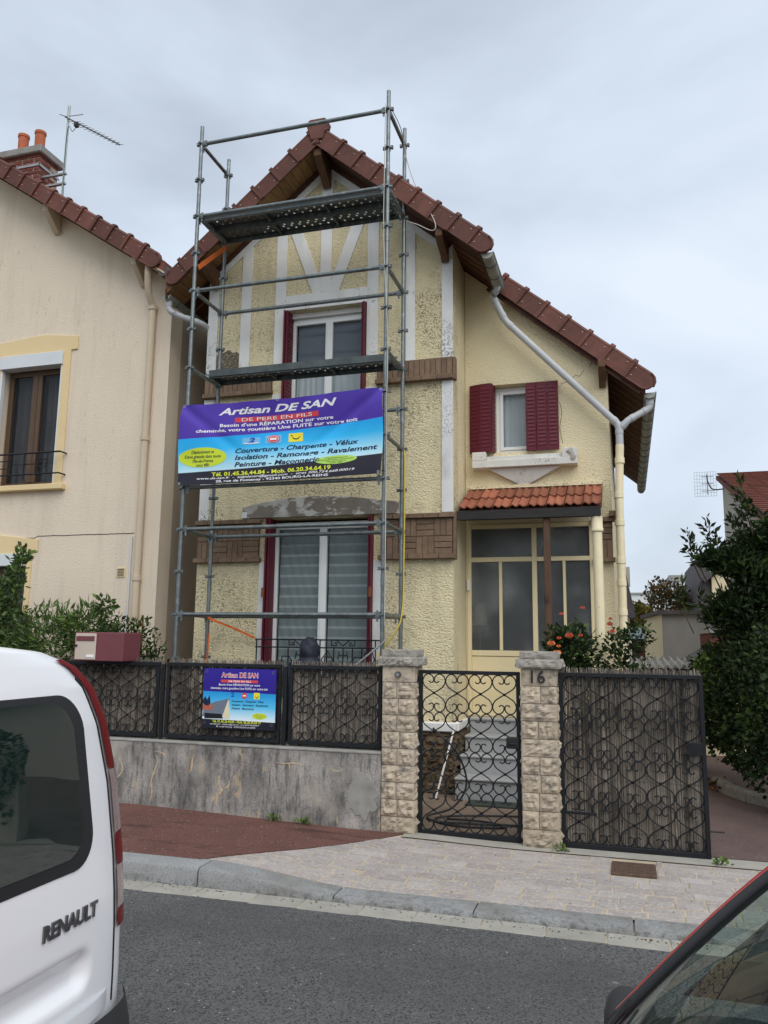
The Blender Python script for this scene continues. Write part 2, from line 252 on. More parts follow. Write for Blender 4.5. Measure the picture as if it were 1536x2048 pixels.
# ---------------------------------------------------------------- mesh helpers
def world(o):
    m = Matrix.LocRotScale(o.location, o.rotation_euler, o.scale)
    return world(o.parent) @ o.matrix_parent_inverse @ m if o.parent else m
def link(name, data, parent=None, loc=None, rot=None):
    o = bpy.data.objects.new(name, data); C.objects.link(o)
    if parent is not None:
        o.parent = parent; o.matrix_parent_inverse = world(parent).inverted()
    if loc is not None: o.location = loc
    if rot is not None: o.rotation_euler = rot
    return o
def tag(o, label, cat=None, group=None, kind=None):
    if label: o['label'] = label
    if cat: o['category'] = cat
    if group: o['group'] = group
    if kind: o['kind'] = kind
    return o
def thing(name, label, cat, loc, group=None):
    o = link(name, None, None, loc); o.empty_display_size = .2
    return tag(o, label, cat, group)
class MB:
    def __init__(s): s.v = []; s.f = []; s.mi = []
    def add(s, vs, fs, m=0):
        b = len(s.v); s.v.extend(tuple(p) for p in vs)
        for f in fs: s.f.append(tuple(b+i for i in f)); s.mi.append(m)
        return s
    def box(s, x0, x1, y0, y1, z0, z1, m=0):
        return s.add([(x0, y0, z0), (x1, y0, z0), (x1, y1, z0), (x0, y1, z0), (x0, y0, z1), (x1, y0, z1), (x1, y1, z1), (x0, y1, z1)],
                     [(0, 3, 2, 1), (4, 5, 6, 7), (0, 1, 5, 4), (1, 2, 6, 5), (2, 3, 7, 6), (3, 0, 4, 7)], m)
    def bar(s, a, b, wdt, hgt, upv=(0, 0, 1), m=0):          # rectangular bar from a to b
        a = Vector(a); b = Vector(b); d = (b-a).normalized(); sd = d.cross(Vector(upv))
        if sd.length < 1e-5: sd = d.cross(Vector((0, 1, 0)))
        sd.normalize(); uu = sd.cross(d); sd = sd*wdt/2; uu = uu*hgt/2
        vs = [a-sd-uu, a+sd-uu, a+sd+uu, a-sd+uu, b-sd-uu, b+sd-uu, b+sd+uu, b-sd+uu]
        return s.add(vs, [(0, 1, 2, 3), (7, 6, 5, 4), (0, 4, 5, 1), (1, 5, 6, 2), (2, 6, 7, 3), (3, 7, 4, 0)], m)
    def tube(s, pts, r, n=8, m=0, closed=False, cap=True):
        pts = [Vector(p) for p in pts]; k = len(pts); rr = r if isinstance(r, (list, tuple)) else [r]*k
        rings = []; prev = None
        for i, p in enumerate(pts):
            a = pts[i-1] if (i or closed) else p; b = pts[(i+1) % k] if (i < k-1 or closed) else p
            t = (b-a)
            if t.length < 1e-9: t = Vector((0, 0, 1))
            t.normalize()
            if prev is None:
                nn = t.cross(Vector((0, 0, 1)))
                if nn.length < .05: nn = t.cross(Vector((1, 0, 0)))
            else: nn = prev - t*prev.dot(t)
            nn.normalize(); prev = nn; bb = t.cross(nn)
            rings.append([p + rr[i]*(math.cos(2*PI*j/n)*nn + math.sin(2*PI*j/n)*bb) for j in range(n)])
        vs = [q for ring in rings for q in ring]; fs = []
        for i in range(k if closed else k-1):
            i2 = (i+1) % k
            for j in range(n):
                j2 = (j+1) % n; fs.append((i*n+j, i*n+j2, i2*n+j2, i2*n+j))
        if cap and not closed: fs += [tuple(range(n))[::-1], tuple((k-1)*n+j for j in range(n))]
        return s.add(vs, fs, m)
    def prism(s, poly, axis, a, b, m=0):                     # polygon in the plane across the axis, extruded a..b
        k = len(poly)
        def P(p, t):
            return (t, p[0], p[1]) if axis == 'x' else (p[0], t, p[1]) if axis == 'y' else (p[0], p[1], t)
        vs = [P(p, a) for p in poly] + [P(p, b) for p in poly]
        fs = [tuple(range(k)), tuple(range(2*k-1, k-1, -1))] + [(i, i+k, (i+1) % k + k, (i+1) % k) for i in range(k)]
        return s.add(vs, fs, m)
    def sphere(s, c, r, n=8, k=6, m=0):
        r = r if isinstance(r, (tuple, list)) else (r, r, r); vs = [(c[0], c[1], c[2]-r[2])]
        for i in range(1, k):
            a = PI*i/k
            for j in range(n): vs.append((c[0]+r[0]*math.sin(a)*math.cos(2*PI*j/n), c[1]+r[1]*math.sin(a)*math.sin(2*PI*j/n), c[2]-r[2]*math.cos(a)))
        vs.append((c[0], c[1], c[2]+r[2])); fs = [(0, 1+(j+1) % n, 1+j) for j in range(n)]
        for i in range(k-2):
            for j in range(n): fs.append((1+i*n+j, 1+i*n+(j+1) % n, 1+(i+1)*n+(j+1) % n, 1+(i+1)*n+j))
        t = len(vs)-1; fs += [(t, 1+(k-2)*n+j, 1+(k-2)*n+(j+1) % n) for j in range(n)]
        return s.add(vs, fs, m)
    def lathe(s, prof, c=(0, 0, 0), n=16, m=0):
        vs = []; fs = []
        for r, z in prof:
            for j in range(n): vs.append((c[0]+r*math.cos(2*PI*j/n), c[1]+r*math.sin(2*PI*j/n), c[2]+z))
        for i in range(len(prof)-1):
            for j in range(n): fs.append((i*n+j, i*n+(j+1) % n, (i+1)*n+(j+1) % n, (i+1)*n+j))
        return s.add(vs, fs, m)
    def grid(s, fn, nu, nv, m=0):
        vs = [fn(i/nu, j/nv) for j in range(nv+1) for i in range(nu+1)]
        return s.add(vs, [(j*(nu+1)+i, j*(nu+1)+i+1, (j+1)*(nu+1)+i+1, (j+1)*(nu+1)+i) for j in range(nv) for i in range(nu)], m)
    def mesh(s, name, mats, smooth=False, bevel=0., fixn=True, seg=1):
        me = bpy.data.meshes.new(name); me.from_pydata(s.v, [], s.f)
        for x in (mats if isinstance(mats, (list, tuple)) else [mats]): me.materials.append(MATS[x])
        me.polygons.foreach_set('material_index', s.mi)
        if smooth is True: me.polygons.foreach_set('use_smooth', [True]*len(s.f))
        if bevel or fixn:
            bm = bmesh.new(); bm.from_mesh(me)
            if fixn: bmesh.ops.recalc_face_normals(bm, faces=bm.faces)
            if bevel:
                es = [e for e in bm.edges if len(e.link_faces) == 2 and e.calc_face_angle(0) > .6]
                bmesh.ops.bevel(bm, geom=es, offset=bevel, segments=seg, affect='EDGES', profile=.6, clamp_overlap=True)
            bm.to_mesh(me); bm.free()
        if smooth == 'auto':
            me.polygons.foreach_set('use_smooth', [True]*len(me.polygons))
            me.set_sharp_from_angle(angle=.7)
        me.update(); return me
    def build(s, name, mats, parent=None, loc=None, rot=None, **k):
        return link(name, s.mesh(name, mats, **k), parent, loc, rot)
def smooth_path(pts, n=6):
    P = [Vector(p) for p in pts]; out = []
    for i in range(len(P)-1):
        a = P[i-1] if i else P[0]*2-P[1]; b = P[i]; c = P[i+1]; d = P[i+2] if i+2 < len(P) else P[-1]*2-P[-2]
        for j in range(n):
            t = j/n; out.append(.5*((2*b)+(c-a)*t+(2*a-5*b+4*c-d)*t*t+(3*b-a-3*c+d)*t**3))
    out.append(P[-1]); return out
def wall_holes(mb, x0, x1, z0, z1, y0, y1, holes, m=0):      # wall facing -Y with rectangular openings and reveals
    xs = sorted({x0, x1, *[h[0] for h in holes], *[h[1] for h in holes]}); zs = sorted({z0, z1, *[h[2] for h in holes], *[h[3] for h in holes]})
    for i in range(len(xs)-1):
        for j in range(len(zs)-1):
            cx = (xs[i]+xs[i+1])/2; cz = (zs[j]+zs[j+1])/2
            if any(h[0] < cx < h[1] and h[2] < cz < h[3] for h in holes): continue
            a, b, c, d = xs[i], xs[i+1], zs[j], zs[j+1]
            mb.add([(a, y0, c), (b, y0, c), (b, y0, d), (a, y0, d)], [(0, 1, 2, 3)], m); mb.add([(a, y1, c), (b, y1, c), (b, y1, d), (a, y1, d)], [(3, 2, 1, 0)], m)
    for a, b, c, d in holes:
        mb.add([(a, y0, c), (a, y1, c), (a, y1, d), (a, y0, d)], [(0, 3, 2, 1)], m); mb.add([(b, y0, c), (b, y1, c), (b, y1, d), (b, y0, d)], [(0, 1, 2, 3)], m)
        mb.add([(a, y0, c), (b, y0, c), (b, y1, c), (a, y1, c)], [(0, 1, 2, 3)], m); mb.add([(a, y0, d), (b, y0, d), (b, y1, d), (a, y1, d)], [(3, 2, 1, 0)], m)
    mb.add([(x0, y0, z0), (x0, y1, z0), (x0, y1, z1), (x0, y0, z1)], [(0, 3, 2, 1)], m); mb.add([(x1, y0, z0), (x1, y1, z0), (x1, y1, z1), (x1, y0, z1)], [(0, 1, 2, 3)], m)
_capH = None
def text_geo(body, shear=0., bold=0.):
    cu = bpy.data.curves.new('t', 'FONT'); cu.body = body; cu.size = 1; cu.shear = shear; cu.offset = bold; cu.resolution_u = 3; cu.fill_mode = 'FRONT'
    o = bpy.data.objects.new('t', cu); C.objects.link(o); dg = bpy.context.evaluated_depsgraph_get(); dg.update()
    me = bpy.data.meshes.new_from_object(o.evaluated_get(dg)); vs = [tuple(v.co) for v in me.vertices]; fs = [tuple(p.vertices) for p in me.polygons]
    bpy.data.objects.remove(o); bpy.data.curves.remove(cu); bpy.data.meshes.remove(me)
    return vs, fs
def text_on(parent, body, u0, u1, v, cap, mat, fn, shear=0., bold=0., name='lettering', v1=None):
    """flat lettering, x spread over u0..u1, baseline v, cap height cap, mapped to the surface by fn(u, v)"""
    vs, fs = text_geo(body, shear, bold)
    x0 = min(p[0] for p in vs); x1 = max(p[0] for p in vs); mb = MB(); v1 = v if v1 is None else v1
    out = []
    for x, y, _ in vs:
        t = (x-x0)/(x1-x0); out.append(fn(u0+t*(u1-u0), v+(v1-v)*t+y/.70*cap))
    mb.add(out, fs); o = mb.build(name, mat, parent, fixn=False)
    if len(body) > 7: o['kind'] = 'stuff'
    return o
def shape_on(parent, name, poly, mat, fn, rings=1):
    mb = MB(); mb.add([fn(u, v) for u, v in poly], [tuple(range(len(poly)))]); return mb.build(name, mat, parent, fixn=False)
def ell(cu, cv, ru, rv, n=40): return [(cu+ru*math.cos(2*PI*i/n), cv+rv*math.sin(2*PI*i/n)) for i in range(n)]
def foliage(name, parent, blobs, n, ln, wd, mats, seed=1, up=.3, hollow=.45, curl=.25, kind=None, surf=.6):
    """leaf blades spread through a union of ellipsoids (cx,cy,cz,rx,ry,rz,weight); each leaf is a small folded blade"""
    rg = random.Random(seed); mb = MB(); tot = sum(b[6] for b in blobs)
    for _ in range(n):
        k = rg.uniform(0, tot)
        for b in blobs:
            k -= b[6]
            if k <= 0: break
        d = Vector((rg.gauss(0, 1), rg.gauss(0, 1), rg.gauss(0, 1))).normalized()
        r = hollow+(1-hollow)*rg.random()**surf
        nn = 1+.35*noise.noise(Vector((d.x*2.3+b[0]*3, d.y*2.3+b[1], d.z*2.3+b[2]*2)))
        c = Vector((b[0]+d.x*b[3]*r*nn, b[1]+d.y*b[4]*r*nn, b[2]+d.z*b[5]*r*nn))
        ax = (d*.7+Vector((rg.gauss(0, .6), rg.gauss(0, .6), rg.gauss(0, .5)+up))).normalized()
        sd = ax.cross(Vector((rg.gauss(0, 1), rg.gauss(0, 1), rg.gauss(0, 1)))).normalized(); nr = ax.cross(sd)
        l = ln*rg.choice((.5, .8, 1., 1.15, 1.4))*rg.uniform(.8, 1.2); w_ = wd*l/ln*rg.uniform(.75, 1.25)
        mid = c+ax*l*.45-nr*w_*curl
        mb.add([c, c+ax*l*.42+sd*w_*.5, c+ax*l+nr*-l*.12, c+ax*l*.42-sd*w_*.5, mid], [(0, 1, 4), (1, 2, 4), (2, 3, 4), (3, 0, 4)], rg.choices(range(len(mats)), [5, 2, 1, 1][:len(mats)])[0])
    o = mb.build(name, mats, parent, fixn=False)
    if kind: o['kind'] = kind
    return o
def branchy(name, parent, base, tips, r, mat='bark', seed=3):
    rg = random.Random(seed); mb = MB(); b = Vector(base)
    for i, t in enumerate(tips):
        t = Vector(t); mid = b.lerp(t, .45)+Vector((rg.uniform(-.1, .1), rg.uniform(-.1, .1), .15*(t-b).length*.3))
        mb.tube(smooth_path([b+Vector((rg.uniform(-r, r)*.3, rg.uniform(-r, r)*.3, 0)), mid, t], 4), [r*(1-.85*k/8) for k in range(9)], 6)
    return mb.build(name, mat, parent, smooth=True)
# ================================================================ ground
def sstep(t): t = max(0, min(1, t)); return t*t*(3-2*t)
def kt(x): return .145-.10*sstep((x+3.15)/1.25)                # kerb top height along the street
def wt(x): return .17-.07*sstep((x+5.2)/3.1)-.025*sstep((x+2.1)/1.2)
def pz(x, y): t = max(0, min(1, (y-5.88)/(7.40-5.88))); return kt(x)*(1-t)+wt(x)*t
def xb(y): return -3.14+(y-5.95)*.80                           # line between red asphalt and stone paving
tag(MB().add([(-400, -400, -.06), (400, -400, -.06), (400, 600, -.06), (-400, 600, -.06)], [(0, 1, 2, 3)]).build('ground', 'grass_ground', fixn=False), None, kind='structure')
tag(MB().add([(-80, -.9, 0), (80, -.9, 0), (80, 5.5, 0), (-80, 5.5, 0)], [(0, 1, 2, 3)]).build('road', 'asphalt', fixn=False), None, kind='structure')
near = MB(); near.box(-80, 80, -5, -.95, -.05, .13); tag(near.build('near_pavement', 'asphalt_red'), None, kind='structure')
mb = MB(); mb.grid(lambda u, v: ((-30+26.6*u if u < 1 else 0)+0, 0, 0), 1, 1)
mb = MB()
ys = [5.86+i*(7.46-5.86)/14 for i in range(15)]
mb.grid(lambda u, v: ((-40)*(1-u)**3+xb(5.86+v*1.60)*(1-(1-u)**3), 5.86+v*1.60, pz((-40)*(1-u)**3+xb(5.86+v*1.60)*(1-(1-u)**3), 5.86+v*1.60)+.002), 40, 14)
tag(mb.build('red_pavement', 'asphalt_red', fixn=False, smooth=True), None, kind='structure')
mb = MB(); mb.grid(lambda u, v: (xb(5.86+v*1.54)-.05+(u**2)*(40-xb(5.86)), 5.86+v*1.54, pz(xb(5.86+v*1.54)-.05+(u**2)*(40-xb(5.86)), 5.86+v*1.54)-.0035), 60, 14)
paving = tag(mb.build('stone_pavement', 'paver_joint', fixn=False), None, kind='structure')
rg = random.Random(4)
NR = 11; rw = (7.28-5.90)/NR
for r in range(NR):
    y0 = 5.90+r*rw; y1 = y0+rw-.013; x = xb((y0+y1)/2)+.005; first = True
    while x < 3.6 and not (x > 2.4 and r > 4 and False):
        l = rg.uniform(.19, .37); 
        if first: l *= rg.uniform(.5, 1)
        a, b = x, x+l-.013; xe_ = x+l; j = lambda: rg.uniform(-.003, .003); hz = rg.uniform(-.003, .004)
        a0 = xb(y0)+.005 if first else a; a1 = xb(y1)+.005 if first else a
        spans = [(a0, a1, b)]
        if y1 > 6.82 and y0 < 7.16: spans = [(p_, q_, r_) for p_, q_, r_ in ((a0, a1, min(b, -.188)), (max(a0, .168), max(a1, .168), b)) if r_-p_ > .02]
        for a0, a1, b in spans:
            q = [(a0+j(), y0+j()), (b+j(), y0+j()), (b+j(), y1+j()), (a1+j(), y1+j())]
            m_ = MB(); m_.add([(px, py, pz(px, py)-.03) for px, py in q]+[(px, py, pz(px, py)+hz) for px, py in q], [(0, 3, 2, 1), (4, 5, 6, 7), (0, 1, 5, 4), (1, 2, 6, 5), (2, 3, 7, 6), (3, 0, 4, 7)])
            m_.build('paving_stone', 'paver', paving, bevel=.003)
        x = xe_; first = False
mb = MB(); mb.grid(lambda u, v: (-2.0+u*8, 7.27+v*.3, wt(-2+u*8)+.004-.004*v), 30, 2); tag(mb.build('threshold', 'gutter_stone', fixn=False), None, kind='structure')
# kerb and gutter, stone by stone
kb = MB(); kb.box(-40, 40, 5.66, 5.87, -.05, .02); kerb = tag(kb.build('kerb', 'gutter_stone'), None, kind='structure')
edges = [-8.4, -7.3, -6.2, -5.15, -4.15, -3.12, -2.05, -1.05, -.02, 1.0, 2.0, 3.0, 4.0]
for i in range(len(edges)-1):
    a, b = edges[i]+.006, edges[i+1]-.006; n = 6; m_ = MB(); prof = []
    for k in range(n+1):
        x = a+(b-a)*k/n; h = kt(x)
        prof.append([(x, 5.645, -.04), (x, 5.652, h-.030), (x, 5.665, h-.010), (x, 5.695, h-.001), (x, 5.885, h+.001), (x, 5.885, -.04)])
    vs = [p for q in prof for p in q]; fs = [(k*6+j, (k+1)*6+j, (k+1)*6+(j+1) % 6, k*6+(j+1) % 6) for k in range(n) for j in range(6)]+[tuple(range(6)), tuple(n*6+j for j in range(5, -1, -1))]
    m_.add(vs, fs); m_.build('kerb_stone', 'kerb_granite', kerb, smooth='auto')
gb = MB(); gb.box(-40, 40, 5.485, 5.65, -.05, .002); gut = tag(gb.build('street_gutter', 'paver_joint'), None, kind='structure')
x = -8.
while x < 3.5:
    l = rg.uniform(.36, .46); m_ = MB(); jj = (rg.uniform(-.012, .012), rg.uniform(-.012, .012))
    m_.add([(x+.004, 5.475+jj[0], -.03), (x+l-.004, 5.475+jj[1], -.03), (x+l-.004, 5.644, -.03), (x+.004, 5.644, -.03), (x+.004, 5.475+jj[0], .005), (x+l-.004, 5.475+jj[1], .005), (x+l-.004, 5.644, .013), (x+.004, 5.644, .013)],
           [(0, 3, 2, 1), (4, 5, 6, 7), (0, 1, 5, 4), (1, 2, 6, 5), (2, 3, 7, 6), (3, 0, 4, 7)]); m_.build('gutter_stone', 'gutter_stone', gut, bevel=.004); x += l
# garden, path, driveway behind the fence line
tag(MB().box(-30, -.62, 7.60, 22, -.05, .105).build('garden_ground', 'path_gravel'), None, kind='structure')
mb = MB(); mb.grid(lambda u, v: (-.60+u*9, 7.55+v*30, .08+.03*v), 8, 20); tag(mb.build('driveway', 'driveway', fixn=False), None, kind='structure')
t = thing('drain_cover', 'rusty brown rectangular cover set in the pale paving', 'drain cover', (0, 7.0, .075))
MB().box(-.18, .16, 6.80, 7.165, .04, .079).build('cover_plate', 'rust_cover', t, bevel=.004)
rb = MB()
for i in range(9):
    for j in range(6): rb.box(-.155+i*.034, -.155+i*.034+.018, 6.85+j*.05, 6.875+j*.05, .079, .083)
rb.build('raised_grid', 'rust_cover', t)['kind'] = 'stuff'
# ================================================================ garden wall
WX0, WX1 = -10.0, -2.235
wallm = MB()
wallm.grid(lambda u, v: (WX0+u*(WX1-WX0), 7.40+.006*noise.noise(Vector((u*30, v*5, 1))), -.02+v*.80), 120, 14)
wallm.box(WX0, WX1, 7.403, 7.63, -.05, .78)
gw = wallm.build('garden_wall', 'wall_concrete', fixn=False); tag(gw, 'low stained grey concrete garden wall with peeling drips below the reed fence', 'wall')
cb = MB(); cb.box(WX0, WX1, 7.393, 7.635, .781, .805); cb.build('coping', 'wall_patch', gw, bevel=.006)
pa = MB(); pc = [(-2.41+(.14+.07*noise.noise(Vector((i*.45, 0, 3))))*math.cos(2*PI*i/40)*1.0, .40+(.19+.09*noise.noise(Vector((i*.4, 2, 0))))*math.sin(2*PI*i/40)) for i in range(40)]; pa.prism([(min(x, -2.242), z) for x, z in pc], 'y', 7.3945, 7.41); pa.build('mortar_patch', 'wall_patch', gw)
def drip(pts, r):
    m_ = MB(); P = smooth_path([(x, 7.394, z) for x, z in pts], 4)
    m_.tube(P, [r*.75*(1-.7*abs(2*i/(len(P)-1)-1))*(.5+1.0*random.random()) for i in range(len(P))], 6); m_.v = [(x+.004*random.uniform(-1, 1), 7.3985+(y-7.394)*.25, z) for x, y, z in m_.v]; m_.build('filler_streak', 'filler', gw)
for pts, r in [([(-4.62, .66), (-4.60, .60), (-4.63, .5), (-4.66, .40), (-4.645, .30), (-4.66, .2)], .012), ([(-3.90, .50), (-3.90, .42), (-3.87, .36), (-3.91, .30), (-3.92, .22)], .022), ([(-3.87, .36), (-3.80, .40), (-3.78, .46)], .014), ([(-3.91, .33), (-3.95, .28), (-3.97, .25)], .013),
               ([(-3.30, .66), (-3.22, .65), (-3.1, .66), (-3.02, .64)], .011), ([(-3.16, .66), (-3.15, .6)], .010), ([(-4.64, .70), (-4.54, .68), (-4.50, .64)], .013), ([(-5.05, .62), (-5.0, .5), (-5.06, .42), (-5.12, .40)], .012), ([(-2.72, .62), (-2.66, .61), (-2.62, .63)], .010), ([(-4.2, .66), (-4.21, .56), (-4.23, .5)], .011)]: drip(pts, r)
# ================================================================ scroll work
half = [(0, 0), (-.045, .027), (-.083, .053), (-.104, .085), (-.108, .118), (-.094, .150), (-.064, .170), (-.031, .164), (-.009, .141), (-.004, .112), (-.016, .097), (-.035, .095), (-.050, .107)]
def heart_mesh(s=1., r=.0062):
    mb = MB()
    for sg in (-1, 1): mb.tube([(sg*-p.x*s, 0, p.y*s*1.04) for p in smooth_path([(x, z, 0) for x, z in half], 3)], r, 5)
    mb.sphere((0, 0, 0), .0135, 8, 6)
    return mb.mesh('scroll', 'iron_black', smooth=True)
HEART = heart_mesh()
def scroll_grid(parent, x0, x1, z0, z1, cols, rows, y):
    dx = (x1-x0)/cols; dz = (z1-z0)/rows
    for c in range(cols):
        for r in range(rows):
            upper = (r % 2 == 1)                 # rows counted from the bottom: odd rows are hearts standing on their tip
            o = link('scroll', HEART, parent, (x0+dx*(c+.5), y, z0+dz*(r if upper else r+1)), (0, 0 if upper else PI, 0))
            o.scale = (dx/.222, 1, dz/.18)
def reeds(parent, x0, x1, z0, z1, y, seed, top=.03, name='reed_screen'):
    rg = random.Random(seed); mb = MB(); x = x0
    for layer in range(3):
        x = x0
        while x < x1:
            r = rg.uniform(.0022, .0042); zt = z1+rg.uniform(-top, top); lean = rg.uniform(-.012, .012); yy = y+layer*.008+rg.uniform(-.003, .003); zb = z0+rg.uniform(0, .02)
            mb.add([(x-r, yy, zb), (x, yy-r, zb), (x+r, yy, zb), (x-r*.8+lean, yy, zt), (x+lean, yy-r, zt), (x+r*.8+lean, yy, zt)], [(0, 1, 4, 3), (1, 2, 5, 4), (3, 4, 5)])
            x += rg.uniform(.0040, .0085)
    o = mb.build(name, 'reed', parent, fixn=False); o['kind'] = 'stuff'
    ties = MB()
    for z in [z0+.12+k*(z1-z0-.2)/3 for k in range(4)]: ties.tube([(x0, y-.006, z), (x1, y-.006, z)], .0015, 4)
    ties.build('tie_wire', 'steel_dark', parent); return o
FY = 7.50
def fence_panel(x0, x1, label, cols, posts, seed):
    fm = MB(); fm.box(x0-.001, x1+.001, FY-.021, FY+.021, 1.548, 1.585); t = fm.build('fence_panel', 'iron_black', iron_fence, bevel=.003); t['label'] = label
    MB().box(x0-.001, x1+.001, FY-.021, FY+.021, .825, .862).build('bottom_rail', 'iron_black', t, bevel=.003)
    for x in posts:
        m_ = MB(); m_.box(x-.019, x+.019, FY-.015, FY+.015, .80, 1.565); m_.build('post', 'iron_black', t, bevel=.003)
    for x in (x0+.018, x1-.018):
        m_ = MB(); m_.box(x-.017, x+.017, FY-.016, FY+.016, .862, 1.548); m_.build('stile', 'iron_black', t, bevel=.003)
    scroll_grid(t, x0+.037, x1-.037, .865, 1.546, cols, 4, FY-.006)
    reeds(t, x0, x1, .80, 1.60, FY+.035, seed)
    return t
iron_fence = thing('iron_fence', 'black wrought iron fence backed with reed screen on the garden wall', 'fence', (-4.7, FY, .80))
fence_panel(-7.25, -5.95, 'wrought iron heart scroll fence panel half behind the white van', 5, [-5.90], 20)
fence_panel(-5.84, -4.69, 'wrought iron heart scroll fence panel below the burgundy mailbox', 5, [-4.645], 21)
fence_panel(-4.60, -3.31, 'wrought iron heart scroll fence panel that carries the blue printed sign', 5, [-3.265], 22)
fence_panel(-3.22, -2.26, 'wrought iron heart scroll fence panel next to the gate pillar with the doorbell', 4, [], 23)
# ================================================================ pillars
def rough_block(w_, h_, d_, seed, amp=.016, nx=12, nz=9):
    """split-face stone: front and both flanks bulge unevenly, arrises stay near the joint"""
    mb = MB(); ofs = seed*7.3
    def P(face, u, v):
        e = min(u, 1-u, v, 1-v); k = min(1, e*5)
        def bul(a, b, c): return (.12*k+1.0*k*abs(noise.noise(Vector((a*15+ofs, b*15, c*15))))*1.7+.55*noise.noise(Vector((a*38, b*38+ofs, c*38)))*k)*amp*1.5
        if face == 0: x = -w_/2+u*w_; z = v*h_; return (x, -bul(x, 0, z), z)
        if face == 1: y = u*d_; z = v*h_; return (w_/2+bul(9, y, z), y, z)
        y = (1-u)*d_; z = v*h_; return (-w_/2-bul(5, y, z), y, z)
    for f in range(3): mb.grid(lambda u, v: P(f, u, v), nx, nz)
    for z in (0, h_): mb.add([(-w_/2, 0, z), (w_/2, 0, z), (w_/2, d_, z), (-w_/2, d_, z)], [(0, 1, 2, 3)])
    return mb.mesh('stone', 'stone_pillar', smooth=False, fixn=True)
def pillar(cx, label, seed, base):
    t = thing('gate_pillar', label, 'gate pillar', (cx, 7.55, base), 'stone gate pillars')
    core = MB(); core.box(cx-.145, cx+.145, 7.415, 7.69, base-.05, 1.60); core.build('core', 'mortar_pillar', t)
    rg = random.Random(seed); z = base; n = 10; h = (1.60-base)/n
    for i in range(n):
        lay = [(0, .315)] if (i in (0, n-1) or rg.random() < .22) else [(-.079+rg.uniform(-.02, .02), .15), (.081, .15)]
        if len(lay) == 2:
            sp = rg.uniform(-.02, .02); lay = [((-.1575+sp)/2-.0015, .1575+sp-.004), ((.1575+sp)/2+.0015, .1575-sp-.004)]
        for off, w_ in lay:
            me = rough_block(w_, h-.006, .29, seed*31+i*3+off*10, amp=.005 if i == n-1 else .017)
            o = link('stone', me, t, (cx+off, 7.402, z+.003))
        z += h
    for z0, z1, ov, amp in ((1.602, 1.685, .05, .016), (1.687, 1.752, .022, .006)):
        me = rough_block(.33+ov*2-.04, z1-z0, .31+ov*2-.04, seed+z0*9, amp=amp, nx=18, nz=5); me.materials[0] = MATS['stone_cap']
        link('cap_stone', me, t, (cx, 7.40-ov+.02, z0))
    return t
p1 = pillar(-2.07, 'split stone gate pillar with a round doorbell, end of the garden wall', 3, .09)
db = MB(); db.tube([(-2.07, 7.388, 1.52), (-2.07, 7.366, 1.52)], .030, 14); db.tube([(-2.07, 7.367, 1.52), (-2.07, 7.360, 1.52)], .017, 12, m=1); db.build('doorbell', ['steel_dark', 'chrome'], p1, smooth='auto')
p2 = pillar(-.77, 'split stone gate pillar with the black number 16', 8, .07)
NUMF = lambda u, v: (-.84+u*.16, 7.382, 1.475+v)
vs, fs = text_geo('16', bold=.005)
x0_ = min(p[0] for p in vs); x1_ = max(p[0] for p in vs); mb = MB(); k = .125/(x1_-x0_)
mb.add([(-.835+(p[0]-x0_)*k, 7.390, 1.475+p[1]*k) for p in vs], fs); mb.add([(-.835+(p[0]-x0_)*k, 7.378, 1.475+p[1]*k) for p in vs], fs)
bm_ = MB()
from collections import Counter
ec = Counter(tuple(sorted((f[i], f[(i+1) % len(f)]))) for f in fs for i in range(len(f))); nV = len(vs)
mb.add(mb.v[:2*nV], [(a, b, b+nV, a+nV) for (a, b), c in ec.items() if c == 1]); mb.build('house_number', 'black_plastic', p2)
# ================================================================ gates
def gate(name, label, x0, x1, z0, z1, cols, rows, reed, seed):
    t = thing(name, label, 'gate', ((x0+x1)/2, FY, z0)); y = FY
    b = .034
    for nm, q in (('stile', (x0, x0+b, z0, z1)), ('stile', (x1-b, x1, z0, z1)), ('top_rail', (x0+b, x1-b, z1-b, z1)), ('bottom_rail', (x0+b, x1-b, z0, z0+b*1.3))):
        m_ = MB(); m_.box(q[0], q[1], y-.02, y+.02, q[2], q[3]); m_.build(nm, 'iron_black', t, bevel=.003)
    scroll_grid(t, x0+b, x1-b, z0+b*1.3, z1-b, cols, rows, y)
    if reed: reeds(t, x0+.01, x1-.01, z0+.03, z1+.02, y+.035, seed, .035)
    return t
g1 = gate('pedestrian_gate', 'narrow see-through wrought iron garden gate between the two stone pillars', -1.895, -.948, .085, 1.565, 4, 8, False, 1)
lk = MB(); lk.box(-1.075, -.955, 7.462, 7.535, .885, .985); lk.build('lock_case', 'black_plastic', g1, bevel=.008); lk = MB(); lk.tube([(-1.045, 7.462, .935), (-1.045, 7.43, .935)], .012, 10); lk.tube([(-1.045, 7.433, .935), (-.975, 7.433, .93)], .009, 8); lk.build('handle', 'iron_black', g1, smooth='auto')
for z in (.22, 1.45): MB().box(-1.93, -1.893, 7.485, 7.515, z, z+.06).build('hinge', 'iron_black', g1, bevel=.004)
g2 = gate('driveway_gate', 'wide iron driveway gate leaf backed with grey reed screen', -.60, .61, .075, 1.57, 5, 8, True, 31)
MB().box(.46, .578, 7.462, 7.478, .90, 1.01).build('lock_plate', 'iron_black', g2, bevel=.004)
MB().box(-.567, -.30, 7.468, 7.480, .36, .385).build('hinge_strap', 'iron_black', g2, bevel=.003)
bolt = MB(); bolt.tube([(.60, 7.47, .30), (.72, 7.47, .30)], .007, 6); bolt.build('bolt', 'iron_black', g2)
